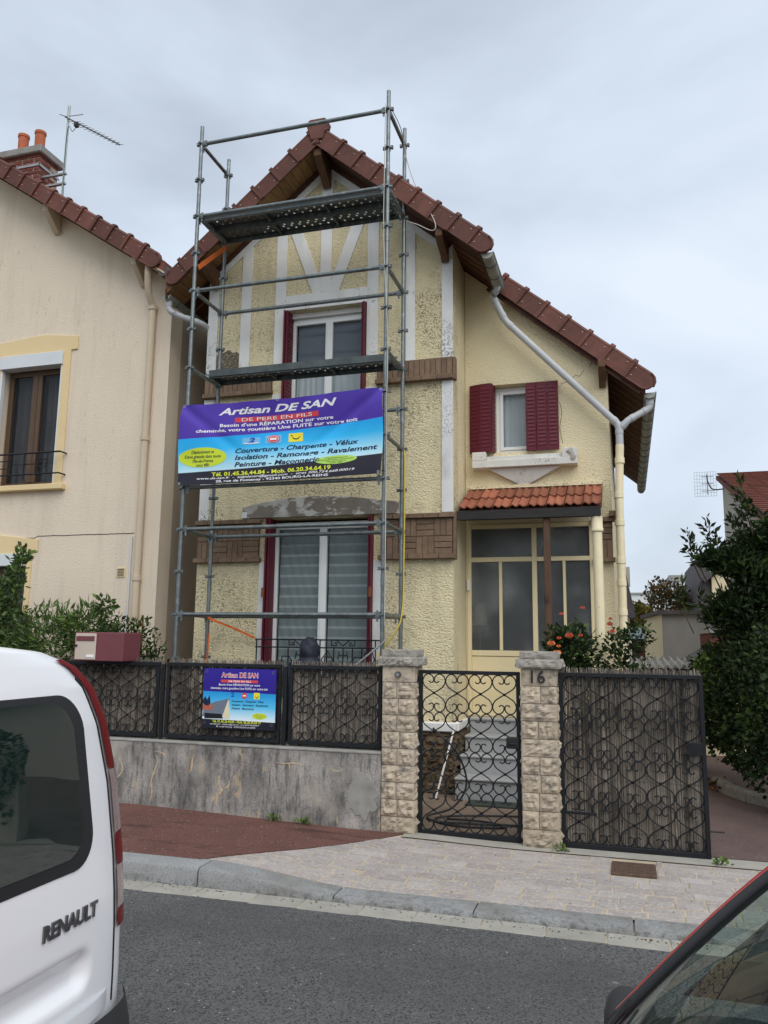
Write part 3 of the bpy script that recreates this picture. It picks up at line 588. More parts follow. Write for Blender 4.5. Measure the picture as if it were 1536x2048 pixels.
# ================================================================ mailbox
t = thing('mailbox', 'burgundy metal mailbox with a beige door on the fence top', 'mailbox', (-5.33, 7.4, 1.585))
MB().box(-5.62, -5.02, 7.30, 7.62, 1.586, 1.885).build('body', 'mail_burgundy', t, bevel=.008)
d = MB(); d.box(-5.60, -5.345, 7.288, 7.302, 1.60, 1.872); dd = d.build('door', 'mail_beige', t, bevel=.005)
MB().box(-5.585, -5.362, 7.280, 7.290, 1.795, 1.845).build('slot_flap', 'mail_burgundy', dd, bevel=.003)
MB().box(-5.45, -5.36, 7.283, 7.290, 1.625, 1.650).build('name_plate', 'ink_white', dd, bevel=.001)
lk = MB(); lk.tube([(-5.58, 7.289, 1.745), (-5.58, 7.276, 1.745)], .013, 12); lk.build('lock', 'black_plastic', dd)
for x in (-5.55, -5.1): MB().box(x-.02, x+.02, 7.45, 7.55, 1.575, 1.588).build('bracket', 'iron_black', t)
# ================================================================ printed sign on the fence
def sign_items(t, fn, W, Hh, big):
    R_ = lambda u0, u1, v0, v1: [(u0, v0), (u1, v0), (u1, v1), (u0, v1)]
    return R_
t = thing('fence_sign', 'blue printed roofing tradesman sign tied to the iron fence', 'sign', (-3.745, 7.45, .95))
sx0, sx1, sz0, sz1 = -4.145, -3.345, .945, 1.535
mb = MB(); mb.box(sx0, sx1, 7.452, 7.46, sz0, sz1)
board = mb.build('board', ['sign_print'], t)
uvl = board.data.uv_layers.new(name='print')
for lp in board.data.loops:
    co = board.data.vertices[lp.vertex_index].co; uvl.data[lp.index].uv = ((co.x-sx0)/(sx1-sx0), (co.z-sz0)/(sz1-sz0))
def SF(d): return lambda u, v: (sx0+u*(sx1-sx0), 7.4515-d, sz0+v*(sz1-sz0))
f1, f2, f3 = SF(.0005), SF(.001), SF(.0015)
Rr = lambda u0, u1, v0, v1: [(u0, v0), (u1, v0), (u1, v1), (u0, v1)]
text_on(t, 'Artisan DE SAN', .245, .755, .855, .082, 'ink_white', f1, bold=.045); text_on(t, 'Artisan DE SAN', .25, .75, .859, .074, 'ink_red', f2, bold=.01)
shape_on(t, 'red_bar', Rr(.24, .755, .768, .815), 'ink_red', f1); text_on(t, 'DE PERE EN FILS', .35, .66, .776, .030, 'ink_white', f2, bold=.02)
text_on(t, "Besoin d'une RÉPARATION sur votre", .215, .785, .715, .036, 'ink_white', f1, bold=.015); text_on(t, 'cheminée, votre gouttière Une FUITE sur votre toit', .10, .89, .655, .036, 'ink_white', f1, bold=.015)
shape_on(t, 'picture_roof', [(.0, .19), (.30, .20), (.37, .48), (.36, .50), (.17, .44), (.02, .36)], 'ink_roof', f1); shape_on(t, 'picture_gable', [(.30, .17), (.385, .17), (.385, .22), (.365, .47), (.355, .48), (.28, .20)], 'ink_wall', f2)
shape_on(t, 'picture_windows', [(.03, .16), (.29, .165), (.27, .24), (.03, .25)], 'ink_black', f2); shape_on(t, 'picture_chimney', [(.0, .30), (.10, .29), (.15, .33), (.13, .40), (.05, .44), (.0, .40)], 'ink_brick', f2)
shape_on(t, 'picture_trees', [(.0, .46), (.03, .53), (.06, .47), (.09, .55), (.11, .42), (.08, .37), (.03, .38), (.0, .42)], 'ink_navy', f3)
text_on(t, '2', .39, .435, .535, .07, 'ink_blue', f1, bold=.04); shape_on(t, 'red_badge', ell(.575, .555, .037, .052), 'ink_red', f1); shape_on(t, 'badge_bar', Rr(.553, .597, .545, .567), 'ink_white', f2)
shape_on(t, 'yellow_badge', Rr(.705, .785, .505, .61), 'ink_signyellow', f1)
sm = [(.722+.05*(.5-.5*math.cos(PI*i/12)), .565-.045*math.sin(PI*i/12)) for i in range(13)]; shape_on(t, 'smile', sm+[(x, y+.014) for x, y in sm[::-1]], 'ink_black', f2)
for s_, u1, v in (('Couverture - Charpente - Vélux', .845, .445), ('Isolation - Ramonage - Ravalement', .905, .385), ('Peinture - Maçonnerie', .71, .325)): text_on(t, s_, .405, u1, v, .034, 'ink_navy', f1, shear=.2, bold=.02)
shape_on(t, 'yellow_oval', ell(.79, .225, .10, .052), 'ink_lime', f1)
for s_, w_, v in (('Déplacement et', .055, .245), ('Devis gratuits dans toute', .08, .224), ("l'île-de-France", .05, .203), ('sous 48h', .03, .183)): text_on(t, s_, .79-w_, .79+w_, v, .012, 'ink_navy', f2, shear=.2)
text_on(t, 'Tél. 01.45.36.44.84 - Mob. 06.20.34.64.19', .145, .81, .098, .042, 'ink_yellow', f1, bold=.02); text_on(t, 'www.de-san.fr - tidjidesan@gmail.com - siret 500.754.668.00019', .11, .79, .062, .024, 'ink_white', f1); text_on(t, '28, rue de Fontenay - 92340 BOURG-LA-REINE', .20, .74, .022, .025, 'ink_white', f1)
for u, v in ((.04, .95), (.96, .945), (.035, .085), (.955, .085)):
    c = f1(u, v); e = MB(); e.tube([(c[0]+.012*math.cos(a), c[1]-.001, c[2]+.012*math.sin(a)) for a in [2*PI*i/12 for i in range(12)]], .003, 5, closed=True); e.build('eyelet', 'chrome', t)
# weeds at the foot of the wall
for i, (x, y, r_, lb) in enumerate(((-3.29, 7.36, .06, 'larger green weed sprouting where the concrete wall meets the red pavement'), (-2.98, 7.36, .055, 'small flat weed at the wall foot, nearer the gate pillar'), (-.60, 7.33, .05, 'little weed at the foot of the number 16 pillar'), (.66, 7.32, .045, 'small weed beside the lower corner of the driveway gate'))):
    t = thing('weed', lb, 'weed', (x, y, pz(x, y)), 'weeds in the pavement joints'); z = pz(x, y)
    foliage('leaves', t, [(x, y, z+r_*.35, r_*1.5, r_*.5, r_*.6, 1)], 60, .035, .014, ['leaf_bright', 'leaf_mid'], seed=50+i, up=.8, hollow=.1)
    MB().tube([(x, y, z-.02), (x+.01, y, z+r_*.4)], .004, 5).build('stem', 'leaf_mid', t)
# ================================================================ the yellow house
SL = .84; TH = math.atan(SL); RX = -3.685; HY = 9.40; H2 = 10.17
def zu(x): return 8.30-SL*abs(x-RX)
house = thing('detached_house', 'yellow roughcast gabled house with white timbering and burgundy shutters behind the scaffold', 'house', (-2.8, 12, .1))
W1 = (-4.25, -3.10, 4.70, 6.20); W2 = (-4.41, -2.965, .95, 3.38); W3 = (-1.57, -.74, 4.27, 5.19); WP = (-1.935, -.355, .91, 3.335)
mb = MB(); wall_holes(mb, -5.41, -1.96, .05, 6.6, HY, HY+.3, [W1, W2]); mb.prism([(-5.41, 6.6), (-1.96, 6.6), (-1.96, zu(-1.96)), (RX, 8.30), (-5.41, zu(-5.41))], 'y', HY, HY+.3)
mb.build('front_wall', 'stucco_yellow', house, fixn=False)
mb = MB(); wall_holes(mb, -1.955, -.12, .05, 5.30, H2, H2+.3, [W3, WP]); mb.prism([(-1.955, 5.30), (-.12, 5.30), (-.12, zu(-.12)), (-1.955, zu(-1.955))], 'y', H2, H2+.3)
mb.build('recessed_wall', 'stucco_side', house, fixn=False)
mb = MB(); mb.box(-2.26, -1.96, HY+.301, H2+.3, .05, zu(-1.96)-.01); mb.build('return_wall', 'stucco_side', house)
mb = MB(); mb.box(-.42, -.12, H2+.301, 16, .05, 5.29); mb.box(-5.41, -5.11, HY+.301, 16, .05, 6.84); mb.prism([(-5.41, .05), (-.12, .05), (-.12, zu(-.12)), (RX, 8.3), (-5.41, zu(-5.41))], 'y', 16.001, 16.25); mb.build('rear_wall', 'stucco_side', house, fixn=False)
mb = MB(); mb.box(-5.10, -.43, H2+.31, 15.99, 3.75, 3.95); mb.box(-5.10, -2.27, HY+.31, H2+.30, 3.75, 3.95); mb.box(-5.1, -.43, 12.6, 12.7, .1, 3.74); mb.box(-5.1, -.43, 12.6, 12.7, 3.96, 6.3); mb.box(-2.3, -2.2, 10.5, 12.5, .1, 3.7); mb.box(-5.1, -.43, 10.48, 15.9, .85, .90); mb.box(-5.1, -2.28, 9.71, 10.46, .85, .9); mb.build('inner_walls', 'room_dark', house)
# corner wear and plinth
mb = MB(); mb.box(-5.44, -1.925, HY-.075, HY-.002, .80, .905); mb.box(-1.957, -1.90, HY+.001, H2-.10, .80, .905); mb.build('plinth_ledge', 'white_trim', house, bevel=.012)
pl = MB(); pl.box(-5.42, -1.95, HY-.03, HY-.003, .05, .795); pl.box(-1.957, -1.935, HY, H2-.1, .05, .795); plinth = pl.build('plinth', 'mortar_brown', house)
rg = random.Random(9)
for face in ('f', 's'):
    z = .10
    while z < .76:
        h = rg.uniform(.10, .17); a, b = ((-3.05, -1.95) if face == 'f' else (HY-.03, H2-.12)); x = a
        h = min(h, .79-z)
        while x < b-.05:
            w_ = min(rg.uniform(.13, .27), b-x); me = rough_block(w_-.012, h-.012, .03, rg.random()*50, amp=.028, nx=6, nz=5); me.materials[0] = MATS['rubble']
            if face == 'f': link('stone', me, plinth, (x+w_/2, HY-.032, z))
            else: link('stone', me, plinth, (-1.936, x+w_/2, z), (0, 0, PI/2))
            x += w_
        z += h
# ---- white timbering
def timber(poly, d): MB().prism(poly, 'y', HY-.022+d, HY-.001).build('timber', 'white_trim', house, bevel=.002)
rake = lambda x: zu(x)-.012
timber([(-5.41, rake(-5.41)-.17), (RX, rake(RX)-.19), (RX, rake(RX)), (-5.41, rake(-5.41))], 0); timber([(RX, rake(RX)-.19), (-1.96, rake(-1.96)-.17), (-1.96, rake(-1.96)), (RX, rake(RX))], 0.0)
def vert(x0, x1, z0, z1, d=.004): timber([(x0, z0), (x1, z0), (x1, z1), (x0, z1)], d)
vert(-4.915, -4.765, 5.345, 7.20); vert(-4.405, -4.252, 5.345, 7.62); vert(-4.405, -4.252, 4.62, 5.045); vert(-3.765, -3.605, 6.412, 8.05); vert(-3.098, -2.945, 5.345, 7.60); vert(-3.098, -2.945, 4.62, 5.045); vert(-2.57, -2.45, 5.345, 7.2)
timber([(-4.25, 6.202), (-3.10, 6.202), (-3.10, 6.41), (-4.25, 6.41)], .002)
timber([(-4.335, 7.66), (-4.17, 7.68), (-3.70, 6.412), (-3.87, 6.412)], .007); timber([(-3.20, 7.68), (-3.035, 7.66), (-3.495, 6.412), (-3.665, 6.412)], .007)
for x0, x1 in ((-5.412, -5.265), (-2.10, -1.957)):
    for z0, z1 in ((5.345, zu(x0 if x0 < RX else x1)-.20), (3.385, 5.045)): MB().box(x0, x1, HY-.018, HY-.001, z0, z1).build('pilaster', 'pilaster_white', house, bevel=.002)
for x0, x1 in ((-4.505, -4.412), (-2.963, -2.865)): MB().box(x0, x1, HY-.016, HY-.001, .91, 2.805).build('window_surround', 'pilaster_white', house)
pt = [(-5.262, 5.345), (-4.917, 5.345), (-4.917, 5.66), (-4.96, 5.70), (-5.02, 5.69), (-5.08, 5.74), (-5.16, 5.70), (-5.21, 5.73), (-5.262, 5.66)]
M('bare_render', (.15, .125, .09), .95, var=.4, vs=30, bump=1., bd=.015, bs=60., layers=[dict(c=(.5, .43, .28), s=45., lo=.56, hi=.62, a=.6)])
MB().prism(pt, 'y', HY-.004, HY+.01).build('bare_render_patch', 'bare_render', house)
# ---- brick bands
def brick_me(sx, sy, sz): return MB().box(-sx/2, sx/2, -sy, 0, -sz/2, sz/2).mesh('brick', 'brick_brown', bevel=.004)
sold = brick_me(.064, .05, .222); B_H = brick_me(.212, .045, .064); B_V = brick_me(.064, .045, .210); mould_b = brick_me(.205, .07, .058)
def band1(x0, x1):
    b = MB(); b.box(x0, x1, HY-.042, HY-.001, 5.06, 5.335); o = b.build('soldier_course', 'mortar_brown', house)
    n = round((x1-x0)/.0705); dx = (x1-x0)/n
    for i in range(n): link('brick', sold, o, (x0+dx*(i+.5), HY-.004, 5.226))
    n = round((x1-x0+.03)/.21); dx = (x1-x0+.03)/n; me = brick_me(dx-.006, .085, .058)
    for i in range(n): link('brick', me, o, (x0-.015+dx*(i+.5), HY-.003, 5.082))
def band2(x0, x1, y=HY):
    b = MB(); b.box(x0, x1, y-.038, y-.001, 2.82, 3.37); o = b.build('basketweave_band', 'mortar_brown', house)
    n = max(1, round((x1-x0)/.222)); dx = (x1-x0)/n; mh = brick_me(dx-.008, .046, .066); mv = brick_me(dx/3-.007, .046, .212)
    for i in range(n):
        for r in range(2):
            cx = x0+dx*(i+.5); cz = 2.98+r*.22
            for k in (-1, 0, 1):
                if (i+r) % 2: link('brick', mh, o, (cx, y-.003-.002*(k == 0), cz+k*.073))
                else: link('brick', mv, o, (cx+k*dx/3, y-.003, cz))
    n = max(1, round((x1-x0+.06)/.20)); dx = (x1-x0+.06)/n; me = brick_me(dx-.006, .09, .056)
    for z in (2.842, 3.340):
        for i in range(n): link('brick', me, o, (x0-.03+dx*(i+.5), y-.002, z))
band1(-5.40, -4.41); band1(-2.94, -1.962); band2(-5.40, -4.51); band2(-2.86, -1.965); band2(-.33, -.125, H2)
for z0, z1 in ((5.05, 5.335), (2.81, 3.37)): MB().box(-1.958, -1.922, HY-.04, HY+.055, z0, z1).build('band_return', 'brick_brown', house, bevel=.004)
# ---- lintel over the lower window
arc = [(-4.76+2.12*i/16, 3.53+.115*math.sin(PI*(i/16)**.9)) for i in range(17)]
MB().prism([(-4.76, 3.385)]+arc+[(-2.64, 3.385)], 'y', HY-.045, HY-.0005).build('concrete_lintel', 'concrete_lintel', house, bevel=.004)
MB().box(-4.765, -4.69, HY-.05, HY-.047, 3.39, 3.47).build('lintel_paint', 'pilaster_white', house)
# ---- windows
def window(x0, x1, z0, z1, y, parent, label=None, mul=.10, fr=.045, glass='glass'):
    w_ = MB(); cx = (x0+x1)/2
    w_.box(x0, x0+fr, y, y+.06, z0, z1); w_.box(x1-fr, x1, y, y+.06, z0, z1); w_.box(x0+fr, x1-fr, y, y+.06, z1-fr, z1); w_.box(x0+fr, x1-fr, y, y+.06, z0, z0+fr)
    leaves = [(x0+fr, cx-.004), (cx+.004, x1-fr)] if mul else [(x0+fr, x1-fr)]
    for a, b in leaves:
        s_ = .046; zz0, zz1 = z0+fr, z1-fr
        w_.box(a+.002, a+s_, y-.014, y+.045, zz0, zz1); w_.box(b-s_, b-.002, y-.014, y+.045, zz0, zz1); w_.box(a+s_, b-s_, y-.014, y+.045, zz1-s_, zz1-.002); w_.box(a+s_, b-s_, y-.014, y+.045, zz0+.002, zz0+s_)
    if mul: w_.box(cx-.022, cx+.022, y-.024, y-.015, z0+fr, z1-fr)
    o = w_.build('window', 'pvc_white', parent, bevel=.004)
    for a, b in leaves: MB().box(a+.043, b-.043, y+.012, y+.018, z0+fr+.04, z1-fr-.04).build('pane', glass, o)
    return o
def curtain(parent, x0, x1, z0, z1, y, mat='curtain', amp=.02, freq=60, name='curtain'):
    mb = MB(); mb.grid(lambda u, v: (x0+u*(x1-x0), y+amp*math.sin(u*(x1-x0)*freq+math.sin(v*3+u*9)*.6)*(.6+.4*(1-v)), z0+v*(z1-z0)), 90, 6); return mb.build(name, mat, parent, smooth=True, fixn=False)
wa = window(-4.245, -3.105, 4.70, 6.13, HY+.15, house)
MB().box(-4.25, -3.10, HY+.10, HY+.29, 6.131, 6.199).build('head_board', 'white_trim', wa)
for a, b in ((-4.16, -3.70), (-3.65, -3.18)): curtain(wa, a, b, 4.78, 5.46, HY+.22, amp=.012, freq=75)
M('blind_sky_grey', (.25, .27, .32), .8, var=.04)  # blind tone also carries the sky reflected in the upper panes
MB().box(-4.14, -3.72, HY+.20, HY+.205, 5.47, 6.03).build('roller_blind', 'blind_sky_grey', wa); MB().box(-3.63, -3.2, HY+.20, HY+.205, 5.47, 6.03).build('roller_blind', 'blind_sky_grey', wa)
MB().box(-4.30, -3.05, HY-.09, HY+.14, 4.62, 4.698).build('window_sill', 'white_trim', house, bevel=.008)
wb = window(-4.405, -2.97, 1.0, 3.34, HY+.15, house, mul=.1)
M('voile', (.36, .405, .405), .9, var=.1, vs=4)
M('voile_light', (.60, .65, .645), .9, var=.08, vs=4)
for a, b in ((-4.31, -3.75), (-3.63, -3.06)):
    st = MB()
    z = 1.05; k = 0
    while z < 3.25:
        h = .098 if k % 2 else .034
        st.grid(lambda u, v: (a+u*(b-a), HY+.215+.004*math.sin(u*30+k), z+v*h), 20, 1, m=k % 2); z += h; k += 1
    st.build('striped_blind', ['voile_light', 'voile'], wb, fixn=False)
wc = window(-1.565, -.745, 4.275, 5.185, H2+.14, house, mul=0, fr=.05)
curtain(wc, -1.50, -.80, 4.36, 5.10, H2+.22, amp=.010, freq=80)
# ---- shutters
def leaf(parent, a, b, z0, z1, th=.022, louv=True, side=1, n=17):
    a = Vector((a[0], a[1], 0)); b = Vector((b[0], b[1], 0)); d = (b-a); L_ = d.length; d.normalize(); nrm = Vector((d.y, -d.x, 0))*side   # outward side
    m_ = MB(); m_.bar(a+Vector((0, 0, (z0+z1)/2)), b+Vector((0, 0, (z0+z1)/2)), th, z1-z0); o = m_.build('shutter', 'burgundy', parent, bevel=.003)
    if louv:
        lv = MB(); mgn = .022
        for i in range(n):
            z = z0+.05+(z1-z0-.10)*(i+.5)/n; hh = (z1-z0-.1)/n*.34
            p0 = a+d*mgn+nrm*(th/2); p1 = b-d*mgn+nrm*(th/2)
            vs = [p0+Vector((0, 0, z-hh)), p1+Vector((0, 0, z-hh)), p1+nrm*.007+Vector((0, 0, z-hh*.5)), p0+nrm*.007+Vector((0, 0, z-hh*.5)), p0+Vector((0, 0, z+hh)), p1+Vector((0, 0, z+hh))]
            lv.add(vs, [(0, 1, 2, 3), (3, 2, 5, 4), (0, 3, 4), (1, 5, 2)])
        q = lv.build('louvres', 'burgundy', o); q['kind'] = 'stuff'
    return o
for y0 in (0, 1):
    leaf(house, (-4.235+.03*y0, HY-.085+.02*y0), (-4.235+.03*y0, HY+.145), 4.72, 6.19, side=1, n=26)
    leaf(house, (-3.115-.03*y0, HY-.085+.02*y0), (-3.115-.03*y0, HY+.145), 4.72, 6.19, side=-1, n=26)
    leaf(house, (-4.395+.032*y0, HY-.08+.02*y0), (-4.395+.032*y0, HY+.145), 1.0, 3.375, louv=False)
    leaf(house, (-2.98-.032*y0, HY-.08+.02*y0), (-2.98-.032*y0, HY+.145), 1.0, 3.375, louv=False)
cl = MB(); cl.box(-2.99, -2.955, HY-.105, HY-.09, 2.36, 2.48); cl.box(-4.42, -4.385, HY-.105, HY-.09, 2.36, 2.48); cl.build('shutter_latch', 'rust', house)
for a, b in (((-1.885, H2-.045), (-1.745, H2-.10)), ((-1.742, H2-.10), (-1.592, H2-.115)), ((-1.590, H2-.11), (-1.572, H2+.06))): leaf(house, a, b, 4.265, 5.185, n=16)
for i in range(3): leaf(house, (-1.152+i*.138, H2-.05-.012*(i == 1)), (-1.018+i*.138, H2-.05-.012*(i == 1)), 4.262, 5.165, n=16)
# ---- sill of the small window
mb = MB(); mb.box(-1.84, -.515, H2-.16, H2-.001, 4.045, 4.14); mb.box(-1.84, -1.66, H2-.16, H2-.001, 4.14, 4.255); mb.box(-.70, -.515, H2-.16, H2-.001, 4.14, 4.255); mb.build('window_box_sill', 'white_clean', house, bevel=.006)
MB().box(-1.657, -.703, H2-.11, H2+.13, 4.142, 4.20).build('inner_sill', 'white_clean', house, bevel=.005)
mb = MB(); mb.add([(-1.64, H2-.10, 4.04), (-.73, H2-.10, 4.04), (-1.185, H2-.10, 4.04), (-1.64, H2-.002, 4.04), (-.73, H2-.002, 4.04), (-1.19, H2-.03, 3.80)], [(0, 2, 5), (2, 1, 5), (0, 5, 3), (1, 4, 5)]); mb.build('sill_pendant', 'white_clean', house)
MB().prism([(-.655, 4.20), (-.62, 4.225), (-.60, 4.25), (-.565, 4.24), (-.555, 4.20), (-.545, 4.16), (-.525, 4.13), (-.54, 4.09), (-.575, 4.075), (-.60, 4.10), (-.59, 4.15), (-.625, 4.17)], 'y', H2-.1625, H2-.159).build('chipped_paint', 'concrete_lintel', house)
# ---- roof
roof = MB(); tk = .15
roof.prism([(-5.86, zu(-5.86)+.03), (RX, 8.33), (RX, 8.33+tk), (-5.86, zu(-5.86)+.03+tk)], 'y', 8.99, 16.4)
roof.prism([(RX, 8.33), (-1.54, zu(-1.54)+.03), (-1.54, zu(-1.54)+.03+tk), (RX, 8.33+tk)], 'y', 8.99, 16.4)
roof.prism([(-1.405, zu(-1.405)+.03), (.32, zu(.32)+.03), (.32, zu(.32)+.03+tk), (-1.405, zu(-1.405)+.03+tk)], 'y', 10.02, 16.4)
roof = roof.build('roof', 'tile_roof', house)
ridge = MB()
for i in range(18): ridge.tube([(RX, 8.98+i*.41, 8.50), (RX, 8.98+i*.41+.43, 8.515)], .10, 10)
ridge.build('ridge_tiles', 'tile_verge', roof, smooth='auto')
def verge_mesh(Lt, end=False):
    mb = MB(); h = .215; rr = .034
    if end:
        poly = [(0, -h), (Lt-.11, -h)]+[(Lt-.11+.11*math.sin(a), -h/2-h/2*math.cos(a)) for a in [PI*i/10 for i in range(1, 10)]]+[(Lt-.11, 0), (0, 0)]
        mb.prism(poly, 'y', 0, .05); rim = [(x, -.004, z) for x, z in poly[1:-1]]; mb.tube([(0, -.004, -h)]+rim, .012, 6)
        mb.tube([(0, .03, -.012), (Lt-.11, .03, -.012)]+[(Lt-.11+.10*math.sin(a), .03, -.012-h/2+h/2*math.cos(a)) for a in (.5, 1., 1.57)], rr, 8)
    else:
        mb.box(0, Lt+.012, 0, .022, -h, 0); mb.tube([(0, .03, -.006), (Lt+.012, .03, -.006)], rr, 8); mb.box(0, Lt+.012, -.010, .002, -h-.006, -h+.014)
    mb.prism([(-.012, -h-.008), (.034, -h-.008), (.034, .018), (-.012, .018)], 'y', -.024, .03); mb.tube([(-.016, .028, 0), (.038, .028, 0)], rr+.022, 8)
    for s_, t_ in ((.075, -.150), (.075 if end else Lt-.06, -.045)): mb.sphere((s_, -.003, t_), .008, 6, 4, m=1)
    for s_ in (.16,):
        for t_ in (-.06, -.085, -.11, -.135): mb.sphere((s_+.2*t_, .0005, t_), .0045, 5, 4, m=2)
    return mb.mesh('verge_tile', ['tile_verge', 'nail', 'black_plastic'], smooth='auto')
def verge(parent, xa, za, y, n, Lt, sgn, th, lastL):
    nm = verge_mesh(Lt); em = verge_mesh(lastL, True)
    for i in range(n+1):
        s_ = i*Lt; o = link('verge_tile', em if i == n else nm, parent, (xa+sgn*s_*math.cos(th), y+random.uniform(-.006, .006), za-s_*math.sin(th)+random.uniform(-.006, .006)), (random.uniform(-.015, .015), sgn*(th+random.uniform(-.012, .012)), random.uniform(-.012, .012))); o.scale = (sgn, 1, 1)
ap = 8.55
verge(roof, RX+.10, ap-.10*SL, 8.95, 8, .330, 1, TH, .29); verge(roof, RX-.10, ap-.10*SL, 8.95, 7, .345, -1, TH, .33)
verge(roof, -1.385, ap-SL*(-1.385-RX), 9.98, 6, .345, 1, TH, .37)
MB().prism([(RX-.075, 8.33), (RX+.085, 8.33), (RX+.16, 8.57), (RX+.115, 8.63), (RX-.105, 8.63), (RX-.15, 8.57)], 'y', 8.915, 9.06).build('ridge_end', 'tile_verge', roof, bevel=.012)
# soffit boards on the front overhangs, running front to back
def sof_front(x0, x1, ya, yb, mat):
    s = 1 if x0 > RX-.01 else -1; n = max(1, round(abs(x1-x0)/math.cos(TH)/.125)); nrm = (s*math.sin(TH), 0, math.cos(TH))
    for i in range(n):
        x = x0+(x1-x0)*(i+.5)/n; z = zu(x)+.012
        MB().bar((x, ya, z), (x, yb, z), abs(x1-x0)/n/math.cos(TH)-.006, .018, upv=nrm).build('soffit_board', mat, roof)
sof_front(RX-.01, -5.86, 8.99, HY-.002, 'wood_soffit'); sof_front(RX+.01, -1.55, 8.99, HY-.002, 'wood_dark'); sof_front(-1.40, .31, 10.02, H2-.002, 'wood_dark')
# soffit boards of the side eaves, running down the slope
def sof_side(xa, xb_, ya, yb, step, mat):
    y = ya; sg = 1 if xa > RX else -1; nrm = (sg*math.sin(TH), 0, math.cos(TH))
    while y < yb-.03:
        w_ = min(step, yb-y); MB().bar((xa, y+w_/2, zu(xa)+.010), (xb_, y+w_/2, zu(xb_)+.010), w_-.018, .02, upv=nrm).build('soffit_board', mat, roof); MB().bar((xa, y, zu(xa)-.004), (xb_, y, zu(xb_)-.004), .026, .012, upv=nrm).build('cover_strip', 'wood_soffit', roof); y += step
sof_side(-1.95, -1.55, HY, 9.99, .20, 'wood_dark'); sof_side(-.11, .31, H2, 16.3, .30, 'wood_dark'); sof_side(-5.42, -5.86, HY, 12, .3, 'wood_dark')
for xx in (-5.855, -1.545, .315):
    ya, yb = (8.99, 16.3) if xx < -5 else (8.99, 9.98) if xx < -1 else (10.02, 16.4)
    MB().box(xx-.012, xx+.012, ya, yb, zu(xx)-.07, zu(xx)+.06).build('fascia_board', 'wood_dark', roof)
MB().bar((RX-.06, 9.365, zu(RX-.06)-.025), (-5.40, 9.365, zu(-5.40)-.025), .03, .09, upv=(-math.sin(TH), 0, math.cos(TH))).build('barge_board', 'wood_dark', roof)
MB().bar((RX+.06, 9.365, zu(RX+.06)-.025), (-1.97, 9.365, zu(-1.97)-.025), .03, .09, upv=(math.sin(TH), 0, math.cos(TH))).build('barge_board', 'wood_dark', roof)
MB().bar((-1.60, 10.03, zu(-1.60)-.03), (.29, 10.03, zu(.29)-.03), .025, .12, upv=(math.sin(TH), 0, math.cos(TH))).build('barge_board', 'wood_dark', roof)
def bracket(x, zt_, y, w_=.11, d=.40, h=.36, mat='wood_bracket'):
    MB().prism([(y, zt_), (y, zt_-h), (y-.03, zt_-h-.02), (y-.10, zt_-h+.05), (y-d*.75, zt_-.16), (y-d, zt_-.10), (y-d, zt_)], 'x', x-w_/2, x+w_/2).build('eave_bracket', mat, house, bevel=.006)
bracket(RX, 8.24, HY-.024, h=.34); bracket(-2.05, zu(-2.05)-.055, HY-.024, h=.26, w_=.09); bracket(-5.30, zu(-5.30)-.055, HY-.024, h=.26, w_=.09); bracket(-.185, zu(-.185)-.05, H2-.002, h=.26, d=.34, w_=.085)
# ---- gutters and pipes
def half_gutter(name, x, ya, yb, z0, z1, r=.062, mat='zinc_old', rings=.4):
    mb = MB(); n = 9
    vs = []; 
    for y, z in ((ya, z0), (yb, z1)):
        for k in range(n): a = PI+PI*k/(n-1); vs.append((x+r*math.cos(a), y, z+r*math.sin(a)))
        for k in range(n): a = 2*PI-PI*k/(n-1); vs.append((x+(r-.006)*math.cos(a), y, z+(r-.006)*math.sin(a)))
    K = 2*n; mb.add(vs, [(i, (i+1) % K, K+(i+1) % K, K+i) for i in range(K)]+[tuple(range(K)), tuple(range(2*K-1, K-1, -1))])
    mb.tube([(x+r, ya, z0), (x+r, yb, z1)], .010, 6)
    for y, z in ((ya+.004, z0), (yb-.004, z1)): mb.add([(x, y, z)]+[(x+r*math.cos(PI+PI*k/8), y, z+r*math.sin(PI+PI*k/8)) for k in range(9)], [(0, k+1, k+2) for k in range(8)])
    o = mb.build(name, mat, house, smooth='auto')
    y = ya+.25
    while y < yb-.05:
        t = (y-ya)/(yb-ya); z = z0+(z1-z0)*t
        q = MB(); q.tube([(x+(r+.004)*math.cos(PI+PI*k/8), y, z+(r+.004)*math.sin(PI+PI*k/8)) for k in range(9)]+[(x+r*.9, y, z+.012)], .006, 5); q.build('gutter_clip', 'steel_dark', o); y += rings
    return o
half_gutter('gutter', .375, 10.03, 16.42, zu(.42)+.04, zu(.42)+.0, r=.072, mat='zinc_old', rings=.42)
half_gutter('gutter', -1.455, 8.985, 9.93, 6.47, 6.455, r=.076, rings=.33); half_gutter('gutter', -5.87, 9.02, 16.2, zu(-5.92)+.035, zu(-5.92)+.035, r=.062, rings=1.)
def pipe(pts, r, mat, name='downpipe', collars=(), n=12, k=6):
    P = smooth_path(pts, k); mb = MB(); mb.tube(P, r, n); o = mb.build(name, mat, house, smooth='auto')
    for c, d in collars:
        c = Vector(c); d = Vector(d).normalized(); MB().tube([c-d*.028, c+d*.028], r+.009, n).build('pipe_collar', mat, o, smooth='auto')
    return o
